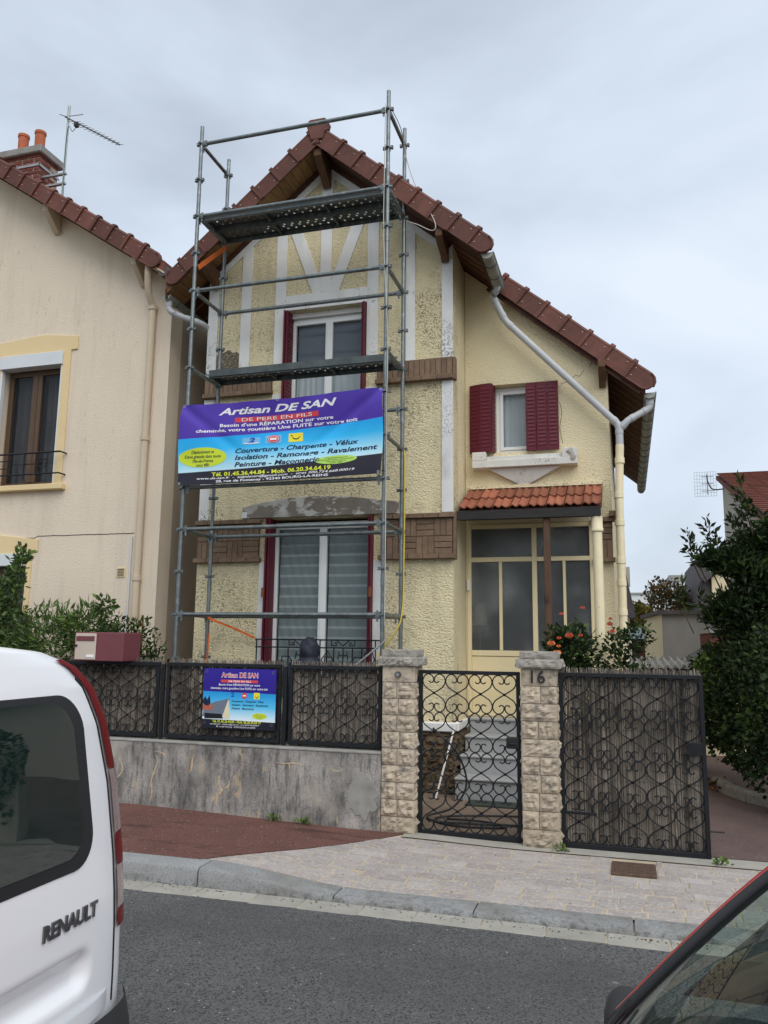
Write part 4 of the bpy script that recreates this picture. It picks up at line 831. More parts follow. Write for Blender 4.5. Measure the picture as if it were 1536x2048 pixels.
def polypipe(pts, r, mat, name='downpipe', bend=.06, collars=True):
    """straight lengths joined with short bends"""
    P = [Vector(p) for p in pts]; out = [P[0]]; cl_ = []
    for i in range(1, len(P)-1):
        a = (P[i-1]-P[i]).normalized(); b = (P[i+1]-P[i]).normalized(); p0 = P[i]+a*bend; p1 = P[i]+b*bend
        for k in range(6):
            t = k/5; out.append(p0*(1-t)**2+P[i]*2*t*(1-t)+p1*t*t)
        cl_ += [(p0, a), (p1, b)]
    out.append(P[-1]); mb = MB(); mb.tube(out, r, 14); o = mb.build(name, mat, house, smooth='auto')
    if collars:
        for c, d in cl_: MB().tube([c-d*.005, c+d*.05], r+.005, 14).build('pipe_collar', mat, o, smooth='auto')
    return o
polypipe([(-1.455, 9.80, 6.42), (-1.455, 9.80, 6.36), (-1.545, 9.93, 6.34), (-1.375, 9.97, 5.98), (.0, 10.02, 4.50), (.0, 10.02, 4.36)], .045, 'pvc_grey', bend=.06)
polypipe([(.375, 10.12, 4.82), (.37, 10.12, 4.72), (.10, 10.02, 4.55), (.02, 10.02, 4.46)], .043, 'pvc_grey', bend=.05)
polypipe([(.0, 10.02, 4.38), (.0, 10.02, 4.22)], .046, 'pvc_grey', collars=False)
dp = polypipe([(.0, 10.02, 4.25), (-.03, 10.02, 3.6), (-.035, 10.02, .12)], .050, 'pipe_cream', bend=.05, collars=False)
for z in (4.05, 3.62, 3.28, 2.82, 2.55, 2.2): MB().tube([(-.034 if z < 3.8 else -.008, 10.02, z-.035), (-.035 if z < 3.8 else -.008, 10.02, z+.035)], .059, 14).build('pipe_collar', 'pipe_cream', dp, smooth='auto')
polypipe([(-5.87, 9.10, 6.42), (-5.87, 9.10, 6.27), (-5.70, 9.16, 6.19), (-5.44, 9.30, 6.11), (-5.44, 9.42, 6.09)], .042, 'pvc_grey', bend=.07)
mb = MB(); mb.box(-.10, -.02, H2-.12, H2-.06, 3.30, 3.37); mb.box(-.155, -.02, H2-.13, H2-.001, 3.37, 3.44); mb.build('corner_brick', 'brick_brown', house, bevel=.004)
for P in ([(-.70, 5.14), (-.60, 5.17), (-.52, 5.24), (-.47, 5.22), (-.40, 5.30)], [(-.34, 5.33), (-.30, 5.42), (-.25, 5.40)], [(-.72, 4.9), (-.70, 4.75), (-.72, 4.55), (-.70, 4.35)]):
    m_ = MB(); m_.tube(smooth_path([(x+.01*random.uniform(-1, 1), H2-.001, z) for x, z in P], 4), .0028, 4); m_.build('wall_crack', 'slate', house)
# ---- porch: canopy, posts, glazing, steps
cano = MB(); cano.add([(-1.91, 9.45, 3.405), (-.225, 9.45, 3.405), (-.225, 10.168, 3.765), (-1.91, 10.168, 3.765), (-1.91, 9.45, 3.375), (-.225, 9.45, 3.375), (-.225, 10.168, 3.735), (-1.91, 10.168, 3.735)], [(0, 1, 2, 3), (7, 6, 5, 4), (0, 4, 5, 1), (1, 5, 6, 2), (2, 6, 7, 3), (3, 7, 4, 0)])
cano = cano.build('canopy', 'wood_dark', house)
ca = math.atan2(.36, .718)
def canopy_tile():
    mb = MB(); Wt = .206; prof = [(0, .0), (.012, .022), (.03, .028), (.048, .016), (.062, .006), (.085, .004), (.098, .018), (.113, .026), (.13, .018), (.142, .006), (.165, .003), (.185, .004), (.196, .014), (Wt, .016)]
    poly = prof+[(x, z-.014) for x, z in prof[::-1]]
    mb.prism(poly, 'y', 0, .44); return mb.mesh('roof_tile', 'tile_orange', smooth='auto')
ct = canopy_tile(); rg = random.Random(2)
for r in range(2):
    for c in range(8):
        y = 9.405+r*.375*math.cos(ca)+rg.uniform(-.004, .004); z = 3.415+r*(.375*math.sin(ca))+.012+.010*0
        link('roof_tile', ct, cano, (-1.905+c*.2095, y, z), (ca-.055, 0, rg.uniform(-.006, .006)))
MB().box(-1.91, -.225, H2-.05, H2-.001, 3.79, 3.83).build('flashing', 'stucco_side', cano)
MB().box(-1.925, -.235, 9.425, 9.447, 3.285, 3.395).build('fascia_board', 'fascia_dark', cano, bevel=.004)
MB().box(-1.90, -.25, 9.455, 9.53, 3.29, 3.372).build('beam', 'fascia_dark', cano)
for x in (-1.86, -1.15, -.86, -.33): MB().bar((x, 9.46, 3.345), (x, 10.165, 3.69), .06, .06).build('rafter', 'wood_dark', cano)
MB().box(-.90, -.82, 9.47, 9.55, .88, 3.29).build('wooden_post', 'wood_post', house, bevel=.008)
cl = MB(); cl.lathe([(.058, 0), (.055, 2.20), (.070, 2.215), (.070, 2.245), (.064, 2.255), (.064, 2.385), (0, 2.385)], (-.285, 9.50, .90), 24); cl.build('column', 'pipe_cream', house, smooth='auto')
pw = MB(); pw.box(-.92, -.12, 9.36, 9.62, .05, .90); pw.box(-.45, -.12, 9.63, 10.165, .05, .9); pw.build('porch_wall', 'stone_pillar', house, bevel=.01)
gz = MB(); y0, y1 = H2-.012, H2+.05
def gb_(x0, x1, z0, z1, d=0.): gz.box(x0, x1, y0-d, y1, z0, z1)
gb_(-1.935, -1.885, .92, 3.33); gb_(-.405, -.357, .92, 3.33, .002); gb_(-1.884, -.406, 3.275, 3.328); gb_(-1.112, -1.052, 1.66, 3.274, .004); gb_(-1.883, -1.113, 2.845, 2.905); gb_(-1.051, -.407, 2.845, 2.90); gb_(-1.53, -1.49, 1.73, 2.844); gb_(-.735, -.70, 1.73, 2.844); gb_(-1.883, -.407, 1.66, 1.729); gb_(-1.884, -.406, .92, 1.655, -.012)
gz = gz.build('porch_glazing', 'cream_paint', house, bevel=.004)
for x0, x1, z0, z1 in ((-1.884, -1.113, 2.906, 3.274), (-1.051, -.406, 2.901, 3.274), (-1.884, -1.531, 1.73, 2.844), (-1.489, -1.113, 1.73, 2.844), (-1.051, -.736, 1.73, 2.844), (-.699, -.406, 1.73, 2.844)):
    MB().box(x0+.001, x1-.001, H2+.018, H2+.026, z0, z1).build('pane', 'glass_frost', gz)
MB().box(-1.935, -1.90, H2-.05, H2-.013, 2.48, 2.62).build('door_chime', 'pvc_white', house, bevel=.006)
stp = MB()
steps = link('marble_steps', None, house)
bpy.data.objects.remove(steps)
sl_ = MB(); sl_.box(-1.88, -.40, 10.0, H2-.001, .05, .91); st0 = sl_.build('steps', 'marble', house, bevel=.006)
for i, (yy, z0, z1) in enumerate(((9.70, .05, .735), (9.40, .05, .55), (9.10, .05, .345))):
    x0 = -1.88+.0*i; MB().box(x0, -.93, yy, yy+.299, z0, z1-.03).build('riser', 'marble', st0); MB().box(x0-.01, -.925, yy-.025, yy+.298, z1-.029, z1).build('tread', 'marble', st0, bevel=.008)
MB().box(-1.9, -.38, 9.975, H2-.002, .885, .918).build('tread', 'marble', st0, bevel=.008)
# ---- iron rail in front of the lower window
rail = MB(); yr = HY-.115; A = lambda *p, r=.0085: rail.tube([(x, yr, z) for x, z in p], r, 5)
A((-4.47, 1.835), (-2.86, 1.835), r=.009); A((-4.47, 1.74), (-2.86, 1.74)); A((-4.47, 1.16), (-2.86, 1.16), r=.009)
for x in (-4.45, -4.16, -4.02, -3.86, -3.60, -3.42, -3.30, -3.18, -3.06, -2.89): A((x, 1.16), (x, 1.835 if x in (-4.45, -4.16, -3.60, -2.89) else 1.74))
for cx in (-3.86, -3.30):
    A((cx-.15, 1.83), (cx-.15, 1.77), (cx-.08, 1.77), (cx-.08, 1.80), (cx-.11, 1.80)); A((cx+.15, 1.83), (cx+.15, 1.77), (cx+.08, 1.77), (cx+.08, 1.80), (cx+.11, 1.80)); A((cx-.08, 1.83), (cx, 1.765), (cx+.08, 1.83))
    for s in (-1, 1): A((cx+s*.24, 1.56), (cx+s*.24, 1.63), (cx+s*.15, 1.63), (cx, 1.42)); A((cx+s*.05, 1.69), (cx+s*.05, 1.65), (cx-s*.06, 1.65), (cx-s*.06, 1.60))
A((-2.98, 1.48), (-3.04, 1.58), (-3.02, 1.68), (-2.93, 1.70), (-2.90, 1.60), (-2.98, 1.48)); A((-3.06, 1.44), (-2.90, 1.44), (-2.93, 1.34), (-3.03, 1.34), (-3.06, 1.44)); A((-3.50, 1.45), (-3.43, 1.6), (-3.50, 1.70), (-3.58, 1.6), (-3.50, 1.45))
for x in (-4.47, -2.86): rail.tube([(x, yr, 1.835), (x, HY+.02, 1.835)], .008, 5); rail.tube([(x, yr, 1.16), (x, HY+.02, 1.16)], .008, 5)
rail.build('window_railing', 'iron_black', house)
MB().box(-4.47, -2.90, HY-.10, HY+.14, .93, .999).build('window_sill', 'white_trim', house, bevel=.008)
MB().add([(-1.9, 9.0, .1), (-1.88, 8.98, .1), (-.95, 8.78, .108), (-.93, 9.09, .108), (-1.88, 9.09, .108), (-1.9, 8.8, .108)], [(5, 2, 3, 4)])
tag(MB().box(-1.72, -.90, 8.80, 9.08, .106, .122).build('door_mat', 'mat_green', bevel=.004), 'dark green doormat at the foot of the marble steps', 'doormat')
# things inside the porch, seen through the frosted panes
t = thing('table_lamp', 'lamp with a cream shade glowing pale behind the porch glass', 'lamp', (-1.80, 10.50, .9))
lm = MB(); lm.lathe([(.105, 0), (.05, .28)], (-1.82, 10.40, 2.05), 20); lm.build('lamp_shade', 'lampshade', t, smooth=True)
lm = MB(); lm.lathe([(0, 0), (.11, 0), (.11, .02), (.015, .04), (.015, 1.30), (0, 1.30)], (-1.82, 10.40, .905), 14); lm.build('lamp_stand', 'interior_light', t, smooth='auto')
t = thing('flower_vase', 'small pale vase with a pink bloom behind the porch pane', 'vase', (-1.0, 10.40, 1.62))
lm = MB(); lm.lathe([(0, 0), (.03, 0), (.042, .05), (.035, .12), (.022, .16), (.028, .18)], (-1.0, 10.40, 1.668), 14); lm.build('vase', 'marble', t, smooth=True)
lm = MB(); lm.sphere((-1.01, 10.40, 1.93), .028, 8, 6); lm.build('bloom', 'rose', t, smooth=True); MB().tube([(-1.0, 10.40, 1.82), (-1.01, 10.40, 1.92)], .003, 5).build('stem', 'leaf_mid', t)
sh = MB(); sh.box(-1.10, -.45, 10.35, 10.46, 1.63, 1.667); sh.box(-1.10, -1.07, 10.36, 10.45, .90, 1.63); sh.box(-.48, -.45, 10.36, 10.45, .90, 1.63); tag(sh.build('plant_shelf', 'interior_light'), 'narrow pale shelf inside the porch holding the vase', 'shelf')
# ================================================================ scaffold
SX0, SX1, SY0, SY1, ZK = -5.021, -2.513, 8.32, 9.05, 8.11
zk = lambda k: ZK-.5*k
scaf = thing('scaffold_tower', 'galvanised tube scaffold tower standing against the gabled facade', 'scaffold', (-3.77, 8.7, .105))
def rosette_mesh():
    mb = MB(); mb.lathe([(.024, -.006), (.060, -.006), (.060, .006), (.024, .006)], n=12)
    for a in (0, PI/2, PI, 3*PI/2):
        c, s = math.cos(a), math.sin(a); mb.bar((c*.045, s*.045, .012), (c*.062, s*.062, .012), .022, .030); 
    return mb.mesh('rosette', 'steel_galv', smooth='auto')
ROS = rosette_mesh()
def cup_mesh():
    mb = MB(); mb.box(-.058, .058, -.018, .018, -.012, .012); mb.box(-.018, .018, -.058, .058, -.012, .012)
    for x in (-.05, .05):
        mb.box(x-.014, x+.014, -.02, .02, -.018, -.010); mb.box(x-.014, x+.014, -.02, .02, .010, .018)
    return mb.mesh('rosette', 'steel_galv', bevel=.003)
CUP = cup_mesh()
for x, y, top in ((SX0, SY0, .25), (SX1, SY0, .25), (SX0, SY1, .24), (SX1, SY1, .24)):
    m_ = MB(); m_.tube([(x, y, .15), (x, y, ZK+top)], .0242, 14)
    for z in (zk(13)+.35, zk(11)-.20, zk(3)-.19, zk(7)-.19): m_.tube([(x, y, z), (x, y, z+.14)], .0275, 14)
    st = m_.build('standard', 'steel_galv', scaf, smooth='auto')
    for k in range(16):
        o = link('rosette', CUP, st, (x, y, zk(k)))
    b = MB(); b.tube([(x, y, .12), (x, y, .16)], .018, 10); b.tube([(x, y, .36), (x, y, .40)], .045, 10); b.box(x-.075, x+.075, y-.075, y+.075, .105, .118); b.build('base_jack', 'steel_dark', st, smooth='auto')
def rail_(a, b, name='ledger', mat='steel_galv'):
    a = Vector(a); b = Vector(b); d = (b-a).normalized(); m_ = MB(); m_.tube([a+d*.075, b-d*.075], .0242, 12)
    for p, s in ((a, 1), (b, -1)):
        q = p+d*s*.06; m_.bar(p+d*s*.028, p+d*s*.085, .030, .062); m_.bar(q+Vector((0, 0, .048)), q-Vector((0, 0, .075)), .008, .022, upv=d)
    return m_.build(name, mat, scaf, smooth='auto')
for k in (0, 4, 9, 10, 12): rail_((SX0, SY0, zk(k)), (SX1, SY0, zk(k)))
for k in (4, 7, 10, 12): rail_((SX0, SY1, zk(k)), (SX1, SY1, zk(k)))
for k in (0, 2, 4, 6, 8, 10, 12):
    rail_((SX0, SY0, zk(k)), (SX0, SY1, zk(k)), 'transom'); rail_((SX1, SY0, zk(k)), (SX1, SY1, zk(k)), 'transom')
rail_((SX0, SY0, zk(2)), (SX1, SY0, zk(2)))
def plank(y0, y1, z, holes):
    """steel deck plank with punched holes, folded rims and stiffeners underneath"""
    a, b = SX0+.05, SX1-.05; m_ = MB(); hs = []; rg = random.Random(int(y0*100))
    if holes:
        n = 21; w_ = y1-y0
        for i in range(n):
            x = a+.09+(b-a-.18)*i/(n-1)
            for dx, fy, l in ((0, .22, .042), (.028, .42, .024), (0, .56, .024), (.038, .78, .024)): hs.append((x+dx, x+dx+l, y0+w_*fy, y0+w_*fy+.026))
    xs = sorted({a, b, *[h[0] for h in hs], *[h[1] for h in hs]}); ys_ = sorted({y0, y1, *[h[2] for h in hs], *[h[3] for h in hs]})
    hset = {(round(h[0], 4), round(h[2], 4)) for h in hs}
    vi = {}
    def V(x, y):
        k = (x, y)
        if k not in vi: vi[k] = len(m_.v); m_.v.append((x, y, z))
        return vi[k]
    for i in range(len(xs)-1):
        for j in range(len(ys_)-1):
            cx = (xs[i]+xs[i+1])/2; cy = (ys_[j]+ys_[j+1])/2
            if any(h[0] < cx < h[1] and h[2] < cy < h[3] for h in hs): continue
            m_.f.append((V(xs[i], ys_[j]), V(xs[i+1], ys_[j]), V(xs[i+1], ys_[j+1]), V(xs[i], ys_[j+1]))); m_.mi.append(0)
    for y in (y0, y1-.012): m_.box(a, b, y, y+.012, z-.062, z-.001)
    for x in (a, a+.8, a+1.6, b-.02): m_.box(x, x+.02, y0+.013, y1-.013, z-.05, z-.002)
    o = m_.build('deck_plank', 'steel_deck', scaf, fixn=False)
    for x, s in ((a, -1), (b, 1)):
        for y in (y0+.05, y1-.05): MB().bar((x, y, z-.015), (x+s*.065, y, z+.012), .03, .02).build('hook', 'steel_galv', o)
plank(SY0+.045, SY0+.355, zk(2)+.03, True); plank(SY0+.375, SY0+.685, zk(2)+.03, True); plank(SY0+.375, SY0+.685, zk(6)+.045, True)
bm2 = MB(); bm2.tube([(SX0+.06, SY0+.045, zk(2)-.045), (SX1-.06, SY0+.045, zk(2)-.045)], .0242, 10); bm2.build('deck_rail', 'steel_galv', scaf, smooth='auto')
MB().box(SX0+.06, SX1-.06, SY0+.36, SY0+.372, zk(6)+.0, zk(6)+.085).build('toe_rim', 'steel_deck', scaf)
# ropes and cables on the scaffold
def cord(name, label, cat, pts, r, mat, n=5): 
    m_ = MB(); m_.tube(smooth_path(pts, n), r, 6); return tag(m_.build(name, mat, smooth=True), label, cat)
cord('rope', 'thin grey rope looping from the scaffold top to the roof edge', 'rope', [(SX1, SY0+.03, 8.2), (SX1+.05, 8.7, 8.1), (SX1+.03, SY1-.03, 7.92), (SX1+.18, 9.0, 7.45), (SX1+.42, 8.93, 6.95), (SX1+.40, 8.93, 6.82), (SX1+.2, 8.95, 6.94), (SX1+.03, SY1-.03, 7.05)], .006, 'rope')
cord('rope', 'thin rope running down the street-side scaffold post', 'rope', [(SX1-.03, SY0-.025, 8.18), (SX1-.035, SY0-.027, 7.2), (SX1-.03, SY0-.027, 6.4), (SX1+.03, SY0-.027, 5.2), (SX1+.025, SY0-.027, 4.4), (SX1+.03, SY0-.027, 3.0), (SX1+.03, SY0-.027, 1.9)], .005, 'rope')
cord('hose', 'yellow hose hanging down the rear scaffold post near the band', 'hose', [(SX1+.035, SY1-.01, 4.1), (SX1+.04, SY1-.012, 3.5), (SX1+.035, SY1-.012, 2.7), (SX1+.03, SY1-.03, 2.2), (SX1-.02, SY1-.1, 1.95), (SX1-.2, SY1-.12, 1.72), (SX1-.24, SY1-.12, 1.55), (SX1-.2, SY1-.1, 1.1), (SX1-.24, SY1-.1, .5), (SX1-.2, SY1-.1, .115)], .010, 'yellow_hose')
def strap(name, label, pts, w_=.03):
    m_ = MB()
    for i in range(len(pts)-1): m_.bar(pts[i], pts[i+1], .004, w_)
    return tag(m_.build(name, 'orange_strap'), label, 'strap')
strap('ratchet_strap', 'orange ratchet strap tied up under the left eave', [(-5.0, 8.36, 6.44), (-4.995, 8.6, 6.66), (-4.99, 8.98, 7.0), (-4.99, 9.015, 7.05)], .06)
strap('ratchet_strap', 'orange ratchet strap stretched from the scaffold leg to the window rail', [(-5.02, 9.02, 2.10), (-4.95, 9.02, 2.07), (-4.72, 9.16, 1.97), (-4.48, 9.285, 1.85)], .028)
strap('ratchet_strap', 'loose end of orange strap hanging beside the rear scaffold leg', [(-4.975, 9.02, 2.11), (-4.97, 9.01, 1.9), (-4.975, 9.0, 1.65), (-4.985, 9.0, 1.52)], .02)
# ================================================================ banner
ban = thing('banner', 'large purple and blue roofing tradesman banner tied to the scaffold', 'banner', (-3.77, 8.28, 3.6))
bx0, bx1 = -5.045, -2.525
def bsurf(u, v, d=0.):
    x = bx0+u*(bx1-bx0)+.02*math.sin(v*PI)*(-1 if u < .5 else 1)*abs(2*u-1)**6
    zt_ = 4.625+.012*(2*u-1)-.035*math.sin(PI*u); zb = 3.645-.012*math.sin(PI*u)-.02*(1-u)
    y = 8.225+.045*math.sin(u*PI)*math.sin(v*PI)+.012*math.sin(5*u+7*v)+.016*math.sin(16*(u-v*.5))*max(0, v-.3)*(1-min(u, 1-u)*1.3)+.028*math.exp(-((u-1+(1-v)*.55)/.035)**2)*v+.028*math.exp(-((u-(1-v)*.5)/.035)**2)*v+.012*math.exp(-((u-1+(1-v)*.25)/.03)**2)+.010*noise.noise(Vector((u*9, v*3.5, 4)))+.006*math.sin(42*u+3*v)*max(0, v-.75)*4
    return (x, y-d, zb+v*(zt_-zb))
mb = MB(); mb.grid(lambda u, v: bsurf(u, v), 80, 34); cl = mb.build('cloth', 'banner_print', ban, smooth=True, fixn=False)
uvl = cl.data.uv_layers.new(name='print'); NU = 81
for lp in cl.data.loops: uvl.data[lp.index].uv = ((lp.vertex_index % NU)/80, (lp.vertex_index//NU)/34)
F1 = lambda u, v: bsurf(u, v, .0022); F2 = lambda u, v: bsurf(u, v, .0044)
def strip(name, u0, u1, v0, v1, mat, fn, n=12, dv=0.):
    m_ = MB(); m_.grid(lambda a, b: fn(u0+a*(u1-u0), v0+dv*a+b*(v1-v0)), n, 2); return m_.build(name, mat, ban, fixn=False)
def fan(name, poly, c, mat, fn, k=4):
    m_ = MB(); n = len(poly); vs = [fn(*c)]
    for r in range(1, k+1): vs += [fn(c[0]+(p[0]-c[0])*r/k, c[1]+(p[1]-c[1])*r/k) for p in poly]
    fs = [(0, 1+i, 1+(i+1) % n) for i in range(n)]
    for r in range(k-1): fs += [(1+r*n+i, 1+(r+1)*n+i, 1+(r+1)*n+(i+1) % n, 1+r*n+(i+1) % n) for i in range(n)]
    m_.add(vs, fs); return m_.build(name, mat, ban, fixn=False)
T = lambda s, u0, u1, v, cap, mat, fn=F1, sh=.25, b=.025, v1=None: text_on(ban, s, u0, u1, v, cap, mat, fn, shear=sh, bold=b, v1=v1)
T('Artisan DE SAN', .195, .79, .855, .082, 'ink_white', sh=.3, b=.03)
strip('red_bar', .28, .70, .752, .812, 'ink_red', F1); T('DE PERE EN FILS', .315, .668, .764, .040, 'ink_white', F2, sh=0, b=0.)
T("Besoin d'une RÉPARATION sur votre", .205, .77, .702, .040, 'ink_white', sh=.0, b=.02); T('cheminée, votre gouttière Une FUITE sur votre toit', .085, .885, .643, .040, 'ink_white', sh=.0, b=.02)
strip('blue_badge', .322, .412, .47, .555, 'ink_sky', F1); T('2', .352, .385, .495, .055, 'ink_blue', F2, b=.05); strip('badge_line', .33, .405, .480, .490, 'ink_white', F2)
strip('pale_badge', .437, .518, .468, .572, 'ink_sky', F1); fan('red_badge', ell(.478, .521, .031, .047), (.478, .521), 'ink_red', F2, 1); F3 = lambda u, v: bsurf(u, v, .0066)
fan('badge_ring', ell(.478, .521, .026, .039), (.478, .521), 'ink_white', F3, 1); F4 = lambda u, v: bsurf(u, v, .0085); fan('badge_centre', ell(.478, .521, .023, .034), (.478, .521), 'ink_red', F4, 1); F5 = lambda u, v: bsurf(u, v, .0105); strip('badge_bar', .462, .494, .508, .534, 'ink_white', F5, 2)
strip('yellow_badge', .552, .622, .468, .575, 'ink_signyellow', F1)
sm = [(.57+.038*(.5-.5*math.cos(PI*i/14)), .535-.040*math.sin(PI*i/14)) for i in range(15)]; m_ = MB(); m_.add([F2(*p) for p in sm]+[F2(p[0], p[1]+.013) for p in sm], [(i, i+1, i+16, i+15) for i in range(14)]); m_.build('smile', 'ink_black', ban, fixn=False)
fan('smile_dot', ell(.566, .548, .004, .008, 10), (.566, .548), 'ink_black', F2, 1)
T('Couverture - Charpente - Vélux', .287, .89, .372, .056, 'ink_navy', sh=.22, v1=.378); T('Isolation - Ramonage - Ravalement', .287, .978, .288, .056, 'ink_navy', sh=.22); T('Peinture - Maçonnerie', .287, .712, .202, .056, 'ink_navy', sh=.22)
fan('yellow_oval', ell(.124, .335, .121, .122, 48), (.124, .335), 'ink_lime', F1)
for s, w_, v in (('Déplacement et', .058, .385), ('Devis gratuits dans toute', .092, .330), ("l'île-de-France", .054, .275), ('sous 48h', .033, .225)): T(s, .124-w_, .124+w_, v, .036, 'ink_navy', F2, sh=.25, b=.01)
fan('green_oval', ell(.79, .205, .098, .050, 40), (.79, .205), 'ink_lime2', F1)
for s, w_, v in (('Déplacement et', .053, .224), ('Devis gratuits dans toute', .082, .203), ("l'île-de-France", .048, .182), ('sous 48h', .03, .165)): T(s, .79-w_, .79+w_, v, .013, 'ink_navy', F2, sh=.25, b=.0)
T('Tél. 01.45.36.44.84 - Mob. 06.20.34.64.19', .172, .765, .098, .046, 'ink_yellow', sh=0); T('www.de-san.fr  -  tidjidesan@gmail.com  -  siret 500.754.668.00019', .098, .88, .062, .026, 'ink_white', sh=.25, b=.01); T('28, rue de Fontenay - 92340 BOURG-LA-REINE', .195, .755, .020, .028, 'ink_white', sh=0, b=.015)
for u, v in ((.01, .985), (.99, .985), (.008, .02), (.99, .02), (.5, .99)):
    c = Vector(bsurf(u, v, .003)); q = MB(); q.tube([(c.x+.012*math.cos(a), c.y, c.z+.012*math.sin(a)) for a in [2*PI*i/12 for i in range(12)]], .004, 5, closed=True); q.build('eyelet', 'chrome', ban)
    if u != .5:
        q = MB(); X = SX0 if u < .5 else SX1; q.tube(smooth_path([c, (X+(.03 if u < .5 else -.03), SY0-.035, c.z+.02), (X, SY0-.03, c.z+.03), (X+(-.03 if u < .5 else .03), SY0, c.z+.02)], 4), .003, 5); q.build('cable_tie', 'black_plastic', ban)
# ================================================================ neighbouring house on the left
NY = 9.40; NX = -6.01
nh = thing('neighbour_house', 'beige rendered house with a red chimney left of the scaffold', 'house', (-9, 12, .1))
NTH = math.atan(.665); nzu = lambda x: 6.80+.665*(-5.97-x)                    # underside of the roof
NW1 = (-8.86, -7.785, 3.97, 5.97); NW2 = (-9.3, -8.13, 1.2, 3.0)
mb = MB(); wall_holes(mb, -13, NX, .05, 6.6, NY, NY+.3, [NW1, NW2]); mb.prism([(-13, 6.6), (NX, 6.6), (NX, nzu(NX)), (-10.2, nzu(-10.2)), (-13, nzu(-10.2)-.665*2.8)], 'y', NY, NY+.3); mb.build('front_wall', 'nb_wall', nh, fixn=False)
MB().box(NX-.3, NX, NY+.301, 17, .05, 6.79).build('side_wall', 'nb_wall_shaded', nh); MB().box(-13, NX-.301, 12.5, 12.6, .1, 7).build('inner_wall', 'room_dark', nh)
MB().box(-6.245, NX+.012, NY-.012, NY-.001, .1, 6.72).build('corner_strip', 'nb_wall', nh, bevel=.003)
rf = MB(); rf.prism([(-5.93, nzu(-5.93)+.05), (-10.2, nzu(-10.2)+.05), (-10.2, nzu(-10.2)+.2), (-5.93, nzu(-5.93)+.2)], 'y', 9.03, 17); rf.prism([(-10.201, nzu(-10.2)+.05), (-14.5, nzu(-10.2)+.05-.665*4.3), (-14.5, nzu(-10.2)+.2-.665*4.3), (-10.201, nzu(-10.2)+.2)], 'y', 9.03, 17)
nroof = rf.build('roof', 'tile_roof', nh)
MB().add([(-5.93, 9.03, nzu(-5.93)+.045), (-10.2, 9.03, nzu(-10.2)+.045), (-10.2, 9.4, nzu(-10.2)+.045), (-5.93, 9.4, nzu(-5.93)+.045), (-5.93, 9.03, nzu(-5.93)+.02), (-10.2, 9.03, nzu(-10.2)+.02), (-10.2, 9.4, nzu(-10.2)+.02), (-5.93, 9.4, nzu(-5.93)+.02)], [(0, 1, 2, 3), (7, 6, 5, 4), (0, 4, 5, 1), (1, 5, 6, 2), (2, 6, 7, 3), (3, 7, 4, 0)]).build('soffit', 'soffit_cream', nroof)
nm = verge_mesh(.325); em = verge_mesh(.36, True); ntop = lambda x: nzu(x)+.245
xe = -6.25
for i in range(16):
    x = xe-.325*math.cos(NTH)*i; o = link('verge_tile', em if i == 0 else nm, nroof, (x, 9.0, ntop(x)), (0, NTH, 0))
MB().tube([(-5.955, 9.04, 6.84), (-5.955, 17, 6.84)], .08, 12).build('gutter', 'slate', nh, smooth='auto')
def corbel(x, w_=.10):
    z = nzu(x); MB().prism([(NY, z), (NY, z-.34), (NY-.06, z-.32), (NY-.32, z-.10), (NY-.33, z)], 'x', x-w_/2, x+w_/2).build('corbel', 'soffit_cream', nh, bevel=.006)
corbel(-8.05); corbel(-6.47, .08)
def nbox(n, m_, *q, par=None, bv=.004): return MB().box(*q).build(n, m_, par or nh, bevel=bv)
MB().prism([(-9.35, 5.98), (-9.35, 6.16), (-8.40, 6.25), (-8.1, 6.26), (-7.53, 6.19), (-7.53, 5.99), (-7.64, 5.985), (-7.64, 4.0), (-7.775, 4.0), (-7.775, 5.98), (-8.87, 5.98), (-8.87, 4.0), (-9.0, 4.0), (-9.0, 5.98)], 'y', NY-.022, NY-.001).build('window_trim', 'nb_trim', nh, bevel=.004)
nbox('window_sill', 'nb_trim', -9.1, -7.57, NY-.10, NY+.1, 3.90, 3.985, bv=.01)
nbox('shutter_box', 'alu_white', -8.875, -7.76, NY-.05, NY+.12, 5.775, 5.975); nbox('shutter_rail', 'alu_white', -7.80, -7.765, NY-.02, NY+.05, 3.99, 5.773); nbox('shutter_rail', 'alu_white', -8.87, -8.835, NY-.02, NY+.05, 3.99, 5.773)
def brownwin(x0, x1, z0, z1, y):
    w_ = MB(); f = .075; cx = (x0+x1)/2
    w_.box(x0, x0+f, y, y+.06, z0, z1); w_.box(x1-f, x1, y, y+.06, z0, z1); w_.box(x0+f, x1-f, y, y+.06, z1-f, z1); w_.box(x0+f, x1-f, y, y+.06, z0, z0+f)
    w_.box(cx-.085, cx-.012, y-.012, y+.05, z0+f, z1-f); w_.box(cx+.012, cx+.085, y-.012, y+.05, z0+f, z1-f); w_.box(cx-.011, cx+.011, y-.02, y-.0, z0+f, z1-f)
    o = w_.build('window', 'wood_window', nh, bevel=.004)
    for a, b in ((x0+f, cx-.086), (cx+.086, x1-f)): MB().box(a, b, y+.02, y+.026, z0+f, z1-f).build('pane', 'glass', o)
    for a, b in ((x0+f, cx-.1), (cx+.1, x1-f)): curtain(o, a, b, z0+f, z1-f, y+.12, 'slate', amp=.012, freq=40)
    return o
brownwin(-8.83, -7.80, 3.99, 5.77, NY+.14); brownwin(-9.3, -8.13, 1.2, 2.82, NY+.14)
nbox('shutter_box', 'alu_white', -9.3, -8.12, NY-.04, NY+.12, 2.825, 3.0)
